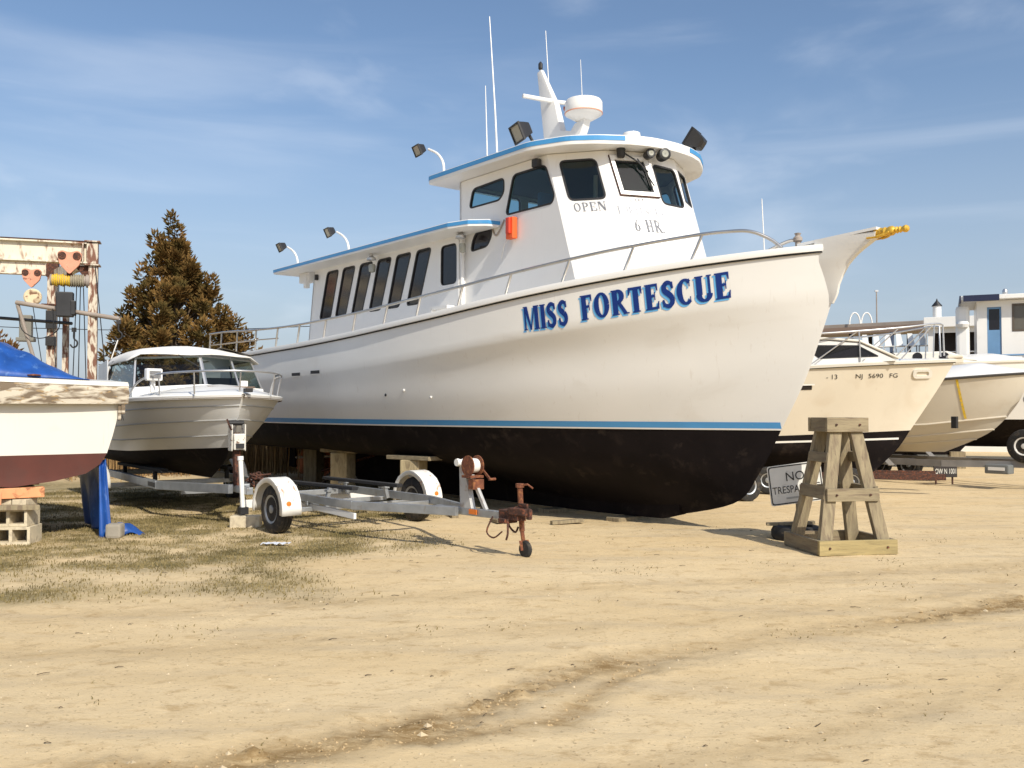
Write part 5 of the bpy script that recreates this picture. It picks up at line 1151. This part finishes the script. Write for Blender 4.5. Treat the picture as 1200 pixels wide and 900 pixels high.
B4 = [dict(x0=8.0, z0=1.4, W=1.7, le=5, e=1.9, z=[(-8, 1.4), (3, 1.4)]), dict(x0=6.5, z0=.5, W=.1, le=4, e=1.9, z=[(-6.5, .5), (3, .5)])]
hh = make_hull('hull', T4, WHITE, c4, 1.2, nu=30); hb_ = make_hull('hull_bottom', B4, BOTTOM, c4, 1.2, nu=30)
for o in (hh, hb_): o.location = (0, 1.35, 0)
MB().box((2.0, 1.35, 2.55), (6.0, 3.5, .06)).build('deck', GREYR, c4)
rl = MB().tube([(-1.0, -.35, 3.35), (6, -.35, 3.45)], .03, 8).tube([(-1.0, -.35, 2.95), (6, -.35, 3.0)], .03, 8).build('hand_rail', DOORB, c4)
for x in (-1, .3, 1.4, 2.6, 3.8, 5): MB().tube([(x, -.35, 2.55), (x, -.35, 3.4)], .025, 6).build('stanchion', ALU, rl)
for x, y in ((-.5, 0), (-.5, 2.6), (3, 0), (3, 2.6)): MB().box((x, y, .55), (.3, .3, 1.1)).build('shore_block', WOODG, c4)
# ---------------------------------------------------------------- small white boat top behind
c5 = thing('white_launch', 'white launch with dark portholes standing behind the cream cabin boat', 'launch', (14.9, 26.5, -.22), math.radians(-14))
T5 = [dict(x0=0, z0=3.35, W=1.4, le=4, e=2.3, z=[(0, 3.35), (7, 3.0)]), dict(x0=-1, z0=1.7, W=1.2, le=4, e=1.9, z=[(1, 1.7), (7, 1.6)])]
B5 = [dict(x0=-1, z0=1.7, W=1.2, le=4, e=1.9, z=[(1, 1.7), (7, 1.6)]), dict(x0=-2, z0=.6, W=.1, le=4, e=1.9, z=[(2, .6), (7, .6)])]
h5 = make_hull('hull', T5, WHITE, c5, 7, nu=30); make_hull('hull_bottom', B5, BOTTOM, c5, 7, nu=30); decked(T5, 7, c5, WHITE, .25); V5 = bvh_of(h5)
cap_rail(T5, 7, CREAM, c5)
MB().prism([(-1.6, 3.3), (-6.2, 3.15), (-6.2, 3.5), (-2.4, 3.58)], lambda a, b: (a, -1.0, b), lambda a, b: (a, 1.0, b)).build('cabin', CREAM, c5, bev=.05)
for x in (-2.5, -3.2, -3.9): MB().lathe([(.01, -.012), (.13, -.01), (.13, .01), (.01, .012)], 16, (x, -1.005, 3.42), 'y').build('porthole', DARKGL, c5)
for x in (-2, -5): MB().box((x, 0, .35), (.4, .4, .7)).build('shore_block', WOODG, c5)

# ---------------------------------------------------------------- open dockside shed
sh = thing('dock_shed', 'long open sided dock shed with a grey brown roof and dark end room', 'shed', (14.0, 45.0, 0), math.radians(-34))
MB().box((3.0, 1.4, 5.55), (8.6, 4.2, .28)).build('roof', GREYR, sh, bev=.02)
MB().box((3.0, -.72, 5.38), (8.6, .08, .3)).build('roof_edge', mat('fascia_brown', (.24, .17, .13), .7), sh)
for x in (-.9, .6, 2.6, 4.4): MB().box((x, -.6, 2.7), (.16, .16, 5.4)).build('post', DARK if x != 4.4 else mat('post_blue', (.10, .13, .2), .6), sh)
for x in (-.9, 2.6, 4.4): MB().box((x, 3.2, 2.7), (.16, .16, 5.4)).build('post', DARK, sh)
er = thing('store_building', 'store with its shaded opening painted dark and a white roof edge behind the workboat', 'building', (17.35, 38.0, 0), math.radians(-25))
MB().panel([(-.2, 0), (3.4, 0), (3.4, 5.1), (-.2, 5.1)], [[(.0, 3.6), (1.95, 3.6), (1.95, 4.85), (.0, 4.85)]], fw, .1).box((1.6, 2.5, 2.5), (3.5, .1, 5.0)).box((-.15, 1.25, 2.55), (.1, 2.4, 5.1)).box((3.35, 1.25, 2.55), (.1, 2.4, 5.1)).build('wall', WHITE, er)
MB().box((1.0, .5, 4.2), (2.2, .05, 1.6)).build('unlit_opening_sheet', DARK, er)  # black sheet behind the opening stands in for the unlit room
MB().box((1.6, 1.25, 5.28), (3.9, 3.0, .42)).build('roof', WHITE, er, bev=.02)
MB().tube([(0, -.1, 4.05), (2.0, -.1, 4.05)], .03).build('front_rail', ALU, er)
vp = thing('vent_pipe', 'short white flue with a dark conical cap on the shed roof', 'flue', (18.35, 39.8, 5.5), 0); vp.scale = (.72, .72, .66)
MB().lathe([(.02, -.2), (.24, -.2), (.24, 1.0), (.02, 1.0)], 20).build('pipe', WHITE, vp, smooth=.6); MB().lathe([(.30, 1.0), (.28, 1.06), (.06, 1.35), (.02, 1.5)], 20).build('cap', BLACK, vp, smooth=.6)
ap = thing('radio_mast', 'thin grey radio mast rising behind the shed roof', 'mast', (18.2, 46.0, 0))
MB().tube([(0, 0, 0), (0, 0, 7.6)], [.06, .03], 8).build('pole', GREYR, ap); MB().box((0, 0, 7.62), (.16, .1, .08)).build('head', ALU, ap)
for i, px in enumerate((15.95, 16.5)):
    o = MB().tube([(.25*math.cos(PI*k/10)*1, 0, .55*math.sin(PI*k/10)) for k in range(11)], .035, 8).build('ladder_hoop', WHITE, smooth=1); o.location = (px, 42.9, 5.66)
    tag(o, ['left of the two white hoop handles on the shed roof', 'right of the two white hoop handles on the shed roof'][i], 'hoop', 'hoop handles on the shed roof')
for i in range(6):
    x = 15.75+i*.42; t_ = thing('deck_chair', ['white chair back seen under the shed roof, leftmost of six', 'white chair back under the shed roof, second from the left', 'white chair back under the shed roof, third from the left', 'white chair back under the shed roof, third from the right', 'white chair back under the shed roof, second from the right', 'white chair back seen under the shed roof, rightmost of six'][i], 'chair', (x, 41.0-.2*i, 4.05), -.35, 'white chairs on the raised dock')
    MB().prism([(-.14, .42), (.14, .42), (.10, 1.0), (-.10, 1.0)], lambda a, b: (a+.2*(b-.4)*-.6, .16+.3*(b-.42), b), lambda a, b: (a+.2*(b-.4)*-.6, .19+.3*(b-.42), b)).build('backrest', WHITE, t_)
    MB().box((0, -.05, .42), (.42, .46, .04)).build('seat', WHITE, t_)
    for a in (-.18, .18):
        for b in (-.24, .15): MB().beam((a, b, 0), (a, b, .42), .03, .03, up=(1, 0, 0)).build('leg', WHITE, t_)
t_ = thing('raised_dock', 'raised timber dock on piles behind the cream cabin boat', 'dock', (17.5, 40.5, 0), -.35)
MB().box((0, 0, 3.98), (5.6, 2.4, .12)).build('planking', WOODH, t_)
for x in (-2.6, 0, 2.6):
    for y in (-1, 1): MB().box((x, y, 1.95), (.25, .25, 3.9)).build('pile', PILE, t_)

# ---------------------------------------------------------------- travelling boat hoist
L = thing('boat_hoist', 'rusty white steel boat hoist with yellow rope drum behind the left boats', 'boat hoist', (-10.0, 22.0, 0), math.radians(18))
def ibeam(mb, a, b, h, wd, tf=.03, up=(0, 0, 1)):
    a = Vector(a); b = Vector(b); u = Vector(up)
    mb.beam(a, b, .03, h-2*tf).beam(a+u*(h/2-tf/2), b+u*(h/2-tf/2), wd, tf).beam(a-u*(h/2-tf/2), b-u*(h/2-tf/2), wd, tf); return mb
ibeam(MB(), (-5.5, 0, 5.42), (-.14, 0, 5.42), .50, .26, .035).build('top_beam', RUSTW, L)
MB().box((-2.8, 0, 5.69), (5.5, .28, .02)).build('beam_flange', RUSTDK, L)
MB().box((-.22, -.06, 5.42), (.03, .2, .44)).box((-.02, 0, 5.42), (.24, .24, .50)).box((-.02, 0, 5.70), (.34, .34, .03)).box((-.02, 0, 5.14), (.34, .34, .03)).build('corner_head', RUSTP, L)
p1 = MB().box((0, 0, 2.6), (.20, .20, 5.05)).build('post', RUSTP, L)
MB().prism([(-.1, 5.12), (-.42, 5.12), (-.1, 4.72)], lambda a, b: (a, -.02, b), lambda a, b: (a, .02, b)).build('gusset', RUSTDK, L)
ibeam(MB(), (-8, 4.5, 5.65), (-1.72, 4.5, 5.65), .40, .24, .03).build('top_beam', RUSTW, L)
MB().box((-1.55, 4.5, 5.63), (.3, .26, .44)).build('corner_head', RUSTDK, L)
MB().beam((-.12, .1, 5.30), (-1.45, 4.45, 5.45), .16, .30).build('side_beam', RUSTW, L)
MB().box((-1.55, 4.5, 2.8), (.24, .24, 5.5)).build('post', RUSTP, L); MB().box((-1.55, 4.5, 4.62), (.5, .42, .04)).build('post_flange', RUSTDK, L)
MB().box((-1.55, 4.3, 4.2), (.26, .1, .5)).box((-1.55, 4.3, 3.6), (.26, .1, .25)).build('post_plate', BLACK, L)
MB().box((-.72, 1.0, 2.2), (.14, .14, 4.1)).build('post', RUSTP, L)
def trolley(c, s_=1):
    x, y, z = c
    pl_ = rpoly([(-.27*s_, .16*s_), (-.18*s_, .24*s_), (0, .18*s_), (.18*s_, .24*s_), (.27*s_, .16*s_), (.22*s_, -.1*s_), (0, -.34*s_), (-.22*s_, -.1*s_)], .05, 2)
    o = MB().prism(pl_, lambda a, b: (x+a, y-.05, z+b), lambda a, b: (x+a, y+.05, z+b)).build('trolley', SALMON, L, bev=.01)
    for a in (-.16, .16): MB().lathe([(.01, -.07), (.09*s_, -.07), (.09*s_, .07), (.01, .07)], 16, (x+a*s_, y, z+.10*s_), 'y').build('trolley_wheel', RUSTDK, o, smooth=.6)
    return o
trolley((-.50, -.14, 5.22)); trolley((-2.05, 4.3, 5.38), .95)
MB().beam((-.5, -.14, 4.98), (-.52, .0, 4.72), .12, .06).build('trolley_link', RUSTDK, L)
dr = MB().lathe([(.02, -.45), (.13, -.45), (.14, -.43), (.12, -.40), (.12, .32), (.16, .33), (.16, .40), (.02, .42)], 24, (-.48, .0, 4.76), 'x').build('rope_drum', GREYR, L, smooth=.5)
for k, (x0, r0) in enumerate([(-.88+.045*i, .125+.012*((i*7) % 3)) for i in range(9)]): MB().lathe([(r0-.03, -.022), (r0, -.014), (r0+.008, 0), (r0, .014), (r0-.03, .022)], 20, (x0+.0, .0, 4.76), 'x').build('yellow_rope_turn', YELLOW, dr, smooth=1)
for i in range(6): MB().lathe([(.12, -.022), (.15, -.014), (.16, 0), (.15, .014), (.12, .022)], 20, (-.47+.05*i, .0, 4.76), 'x').build('grey_rope_turn', ROPE, dr, smooth=1)
MB().lathe([(.02, -.05), (.20, -.05), (.23, -.02), (.23, .02), (.20, .05), (.02, .05)], 28, (-2.0, 4.2, 4.80), 'y').build('sheave', mat('cream_sheave', (.70, .58, .38), .6, col2=(.2, .1, .05), thr=(.52, .6)), L, smooth=.6)
MB().box((-.60, -.05, 4.18), (.36, .28, .58)).box((-.42, -.05, 4.1), (.1, .3, .34)).build('motor_box', BLACK, L, bev=.02)
MB().box((-2.1, 3.9, 3.95), (.3, .3, .62)).box((-2.1, 3.9, 3.6), (.44, .4, .1)).build('control_box', mat('box_olive', (.20, .19, .16), .6), L, bev=.02)
MB().tube([(-1.75, .6, 4.26), (.62, -.35, 3.85)], .055, 10).build('boom', GREYR, L, smooth=1); MB().tube([(-3.6, 2.6, 4.12), (-.55, .7, 3.80)], .04, 8).build('boom', BLACK, L, smooth=1)
MB().tube([(-1.72, .6, 4.2), (-1.35, .6, 2.9)], .045, 8).build('strut', GREYR, L)
for a, b in (((.05, -.1, 5.1), (.35, -.3, 2.3)), ((-.28, 0, 4.7), (-.3, 0, 2.4)), ((-.36, 0, 4.7), (-.42, 0, 2.4)), ((-.22, .05, 4.6), (-.14, .05, 2.4)), ((-.9, .2, 4.1), (-.8, .2, 2.3)), ((-2.0, 4.2, 4.6), (-1.6, 4.0, 2.2)), ((-.74, -.05, 4.7), (-.74, -.05, 4.45)), ((-.62, -.05, 4.7), (-.62, -.05, 4.45))): MB().tube([a, b], .012, 6).build('cable', BLACK, L)
def hook(x, y, z, par=L):
    P = smoothpath([(x, y, z+.28), (x, y, z+.1), (x+.07, y, z+.02), (x+.06, y, z-.08), (x-.02, y, z-.12), (x-.08, y, z-.05)], 5); o = MB().tube(P, [.02]*len(P), 8).box((x, y, z+.3), (.1, .06, .1)).build('hook', BLACK, par, smooth=1); return o
hook(.60, -.35, 3.48); hook(-.42, .1, 3.3); MB().tube([(.62, -.35, 3.85), (.61, -.35, 3.75)], .012).tube([(.59, -.35, 3.36), (.42, -.35, 2.8), (.3, -.3, 2.2)], .015).build('sling', CANVAS, L)
# loops of cable
MB().tube(smoothpath([(-1.7, .6, 4.1), (-1.6, .5, 3.6), (-1.2, .4, 3.4), (-.8, .3, 3.6), (-.75, .2, 4.0)], 5), .012, 6).build('slack_cable', BLACK, L)

# ---------------------------------------------------------------- trees
def crown(parts, n, leaf, m, par, zdir=.6):
    """parts: (centre, radius vector); tufts of small leaf faces with gaps"""
    mb = MB(); 
    for c, r, dens in parts:
        for _ in range(int(n*dens)):
            d_ = Vector(rng.normal(size=3)); d_.normalize(); k = rng.uniform(.35, 1)**.5
            p_ = Vector((c[0]+d_.x*r[0]*k, c[1]+d_.y*r[1]*k, c[2]+d_.z*r[2]*k))
            a = Vector((d_.x, d_.y, zdir+d_.z*.5)).normalized(); sd_ = a.cross(Vector(rng.normal(size=3))).normalized()
            l = leaf*rng.uniform(.6, 1.5)
            for q in range(3):
                s2_ = (Matrix.Rotation(q*2.1, 3, a) @ sd_)*l*.24; b0 = p_+a*l*.2*q
                mb.add([b0-s2_, b0+s2_*.6+a*l*.4, b0+a*l, b0-s2_*.9+a*l*.5], [(0, 1, 2), (0, 2, 3)])
    return mb.build('foliage', m, par, fix=False)
ct_ = thing('cedar_tree', 'bushy brown green cedar tree behind the white motorboat', 'tree', (-11.75, 32.0, 0)); ct_.scale = (1.14, 1, .975)
MB().tube([(0, 0, 0), (.1, 0, 2), (-.1, .05, 5), (.0, 0, 8.0)], [.22, .18, .10, .02], 10).build('trunk', BARK, ct_)
parts = []; limbs = MB()
# height profile of the crown measured in metres: (z, left extent, right extent)
prof = [(1.2, 2.2, 2.9), (2.4, 2.15, 2.75), (3.4, 2.0, 2.3), (4.4, 1.7, 1.9), (5.2, 1.3, 1.35), (5.9, .95, .9), (6.6, .75, .6), (7.2, .4, .35), (7.8, .15, .15)]
for i in range(150):
    z = rng.uniform(1.1, 7.5)**1.0; lw = float(np.interp(z, [a for a, b, c_ in prof], [b for a, b, c_ in prof])); rw = float(np.interp(z, [a for a, b, c_ in prof], [c_ for a, b, c_ in prof]))
    a = rng.uniform(0, 2*PI); rr_ = (rw if math.cos(a) > 0 else lw)*rng.uniform(.35, 1.0); x = math.cos(a)*rr_; y = math.sin(a)*min(lw, rw)*rng.uniform(.4, 1)
    sz = rng.uniform(.20, .42)*(1.15-z/13); parts.append(((x, y, z+.2*rr_), (sz*.8, sz*.8, sz*1.35), .5+sz*2.2)); limbs.tube([(0, 0, max(.5, z-.5*rr_-.3)), (x*.6, y*.6, z-.1), (x, y, z+.2*rr_)], [.05, .03, .01], 5, False)
for x, z in ((-.95, 6.5), (-.7, 6.9), (.85, 6.2), (1.05, 5.75), (-.25, 7.5), (.1, 8.0), (.02, 8.35), (.35, 7.3), (1.45, 4.9), (-1.5, 5.0), (1.9, 3.9), (2.5, 3.2), (-.5, 7.7), (.6, 6.7), (-1.7, 4.2), (2.8, 2.7), (1.2, 6.1), (1.25, 5.6), (.95, 5.8), (1.9, 4.7), (2.2, 4.2), (2.0, 4.0), (2.6, 3.5), (2.9, 3.1), (-1.2, 5.7), (-1.9, 3.6)):
    parts.append(((x, rng.uniform(-.3, .3), z), (.15, .15, .38), .6)); limbs.tube([(x*.5, 0, z-1.1), (x, 0, z)], [.03, .01], 5, False)
limbs.build('limbs', BARK, ct_); crown(parts, 150, .135, FOLI, ct_)
b2 = thing('cedar_tree', 'brown tipped small tree peeking over the blue tarpaulin at the left edge', 'tree', (-21.5, 37.0, 0))
MB().tube([(0, 0, 0), (0, 0, 4.6)], [.15, .03], 8).build('trunk', BARK, b2); crown([((rng.uniform(-1.2, 1.2), rng.uniform(-1, 1), rng.uniform(1.5, 4.4)), (.4, .4, .5), 1.0) for _ in range(30)]+[((0, 0, 4.7), (.7, .5, .4), 1.5)], 70, .2, FOLI2, b2)
for i, (x, y, h) in enumerate(((-13.3, 34, 3.4), (-9.2, 36, 3.9), (-15.6, 36, 3.0))):
    t_ = thing('bare_shrub', ['leafless grey shrub between the hoist and the cedar', 'leafless shrub at the right foot of the cedar', 'leafless shrub behind the boat hoist'][i], 'shrub', (x, y, 0), 0, 'leafless shrubs by the cedar'); mb = MB()
    for k in range(46):
        a = rng.uniform(0, 6.3); r0 = rng.uniform(.1, 1.2); hh_ = h*rng.uniform(.55, 1); mb.tube([(0, 0, 0), (r0*.4*math.cos(a), r0*.4*math.sin(a), hh_*.5), (r0*math.cos(a), r0*math.sin(a), hh_), ], [.018, .012, .004], 4, False)
        mb.tube([(r0*.4*math.cos(a), r0*.4*math.sin(a), hh_*.5), (r0*.8*math.cos(a+.6), r0*.8*math.sin(a+.6), hh_*.85)], [.01, .003], 4, False)
    mb.build('twigs', mat('twig_grey', (.17, .13, .10), .9), t_)
# utility line far behind the boats
ul = thing('utility_pole', 'far utility pole with a crossarm standing behind the fishing boat', 'utility pole', (-2.2, 70, 0))
MB().tube([(0, 0, 0), (0, 0, 9.3)], [.16, .11], 10).build('pole', BARK, ul); MB().box((0, 0, 8.8), (2.2, .12, .14)).build('crossarm', BARK, ul)
o = tag(MB().tube([Vector((-60+k*5.78, 70, 8.95-1.6*(1-((k-5)/5)**2)+.8*(1-k/10))) for k in range(11)], .03, 5).build('utility_wire', BLACK), 'thin wire sagging across the sky behind the cedar', 'wire')

# ---------------------------------------------------------------- reeds, barrel, far shore
def blades(n, fx, h, wd, m, name, label, cat, bend=.25, seed=3):
    r = np.random.default_rng(seed); P = fx(r, n); n = len(P); H = h[0]+(h[1]-h[0])*r.random(n); A = r.random(n)*2*PI; Bd = r.random(n)*bend*H; A2 = r.random(n)*2*PI
    base = P; sx = np.cos(A)*wd; sy = np.sin(A)*wd; V = np.zeros((n, 5, 3))
    V[:, 0] = base+np.stack([-sx, -sy, -.02+0*sx], -1); V[:, 1] = base+np.stack([sx, sy, -.02+0*sx], -1)
    mid = base+np.stack([np.cos(A2)*Bd*.3, np.sin(A2)*Bd*.3, H*.55], -1)
    V[:, 2] = mid+np.stack([sx*.8, sy*.8, 0*sx], -1); V[:, 3] = mid+np.stack([-sx*.8, -sy*.8, 0*sx], -1); V[:, 4] = base+np.stack([np.cos(A2)*Bd, np.sin(A2)*Bd, H], -1)
    me_ = bpy.data.meshes.new(name); i = np.arange(n)*5; F = [];
    fa = np.stack([i, i+1, i+2, i+3], -1); fb_ = np.stack([i+3, i+2, i+4], -1)
    me_.from_pydata(V.reshape(-1, 3).tolist(), [], fa.tolist()+fb_.tolist()); o_ = obj(name, me_, m); return tag(o_, label, None, kind='stuff')
def fx_reed(r, n):
    x = r.uniform(-14, 3, n); y = 26+.15*(x+5)+r.normal(0, 1.1, n); return np.stack([x, y, 0*x], -1)
blades(9000, fx_reed, (1.0, 2.3), .012, REED, 'reeds', 'dry tan reeds standing behind the big boat', 'reeds', .2)
def fx_reed2(r, n):
    x = r.uniform(-60, 70, n); y = 62+r.normal(0, 5, n); return np.stack([x, y, 0*x], -1)
blades(14000, fx_reed2, (1.0, 2.2), .05, REED, 'marsh_reeds', 'belt of dry marsh reeds across the back of the yard', 'reeds', .2, 5)
def fx_grass(r, n):
    x = r.uniform(-9.5, 1.6, n); y = r.uniform(8.2, 20, n); _, _, g = gfields(x, y); keep = r.random(n) < g**1.3*1.05
    x, y = x[keep], y[keep]; h, _, _ = gfields(x, y); return np.stack([x, y, h], -1)
blades(230000, fx_grass, (.008, .036), .0055, GRASS, 'grass', 'short dry grass patches on the sand around the left boats', 'grass', .9, 8)
def fx_w(r, n):
    x = r.uniform(-8, 7, n); y = r.uniform(4.2, 14, n); g = vnoise(x, y, .6, 31)+vnoise(x, y, .2, 32)*.7; keep = g > .42; x, y = x[keep], y[keep]; h, _, _ = gfields(x, y); return np.stack([x, y, h], -1)
blades(16000, fx_w, (.006, .022), .005, GRASS, 'straw_litter', 'scattered dry grass tufts on the bare sand', 'grass', 2.0, 9)
r = np.random.default_rng(21); n = 5200
x = r.uniform(-7, 7.5, n); y = 4.1+r.random(n)**1.3*11; h, rt, _ = gfields(x, y)
mb = MB(); oc = [(1, 0, 0), (-1, 0, 0), (0, 1, 0), (0, -1, 0), (0, 0, 1), (0, 0, -1)]; of_ = [(0, 2, 4), (2, 1, 4), (1, 3, 4), (3, 0, 4), (2, 0, 5), (1, 2, 5), (3, 1, 5), (0, 3, 5)]
for i in range(n):
    s_ = .0028+.009*r.random()**4*(1+2.2*rt[i]); mb.add([(x[i]+a*s_*r.uniform(.7, 1.4), y[i]+b*s_*r.uniform(.7, 1.3), h[i]+c_*s_*.7) for a, b, c_ in oc], of_)
r = np.random.default_rng(33); mb2 = MB()
px_ = r.uniform(-5, 6, 40000); py_ = r.uniform(4.2, 10.5, 40000); hh0, rr0, _ = gfields(px_, py_)
for px, py, hz_ in np.stack([px_, py_, hh0], -1)[rr0 > .25+.5*r.random(40000)][:4200]:
    s_ = .004+.012*r.random()**3; mb2.add([(px+a*s_*r.uniform(.6, 1.4), py+b*s_*r.uniform(.6, 1.4), hz_+c_*s_*.7) for a, b, c_ in oc], of_)
tag(mb2.build('sand_clods', CLOD, fix=False), 'damp sand clods turned up along the tyre ruts', None, kind='stuff')
tag(mb.build('pebbles', STONE, fix=False), 'small pebbles and sand clods strewn over the yard', None, kind='stuff')
mb = MB(); r = np.random.default_rng(22)
for i in range(110):
    px, py = r.uniform(-5, 6.5), r.uniform(4.3, 13); l = .02+.07*r.random()**2; a = r.uniform(-.7, .7); z = gz(px, py)+.006
    mb.tube([(px, py, z), (px+l*.5*math.cos(a), py+l*.5*math.sin(a), z+.006), (px+l*math.cos(a+.3), py+l*math.sin(a+.3), z)], [.0035, .003, .002], 4)
tag(mb.build('twig_litter', TWIG), 'small dark twigs scattered over the sand', None, kind='stuff')
bl = thing('barrel', 'orange barrel lying on its side among the reeds under the big boat', 'barrel', (-5.0, 23.3, .38), math.radians(-60))
MB().lathe([(.30, -.45), (.34, -.44), (.34, -.2), (.35, -.18), (.34, -.16), (.34, .16), (.35, .18), (.34, .2), (.34, .44), (.36, .46), (.30, .45), (.30, -.40)], 28, (0, 0, 0), 'x').build('shell', mat('barrel_orange', (.50, .15, .06), .6, col2=(.25, .1, .06), thr=(.55, .7)), bl, smooth=.6)
MB().lathe([(.01, .30), (.29, .30), (.29, .31), (.01, .31)], 20, (0, 0, 0), 'x').build('inside', RUST, bl)
# litter
mb = MB(); rows = []
for k in range(9):
    rows.append([Vector((.04*k-.16+.01*j, .03*j-.05, .012+.03*abs(math.sin(k*1.3+j*.9)))) for j in range(5)])
o = mb.grid(rows).build('paper_litter', PAPER, smooth=1); o.location = (-2.95, 11.5, gz(-2.95, 11.5)); tag(o, 'crumpled pale blue white scrap of litter on the sandy grass', 'litter')
# far treeline and water
mb = MB(); r = np.random.default_rng(4)
xs_ = np.linspace(-500, 500, 320); hh_ = 5+3.5*vnoise(xs_, xs_*0, 22, 3)+1.8*vnoise(xs_, xs_*0, 6, 4)
mb.grid([[Vector((x_, 420+12*math.sin(x_*.02), -1)), Vector((x_, 421+12*math.sin(x_*.02), h_*.8)), Vector((x_, 428+12*math.sin(x_*.02), h_)), Vector((x_, 455, -1))] for x_, h_ in zip(xs_, hh_)])
tag(mb.build('distant_treeline', mat('far_trees', (.10, .095, .07), .9, var=.3, vscale=.1), smooth=2), 'low far off treeline along the horizon', None, kind='stuff')
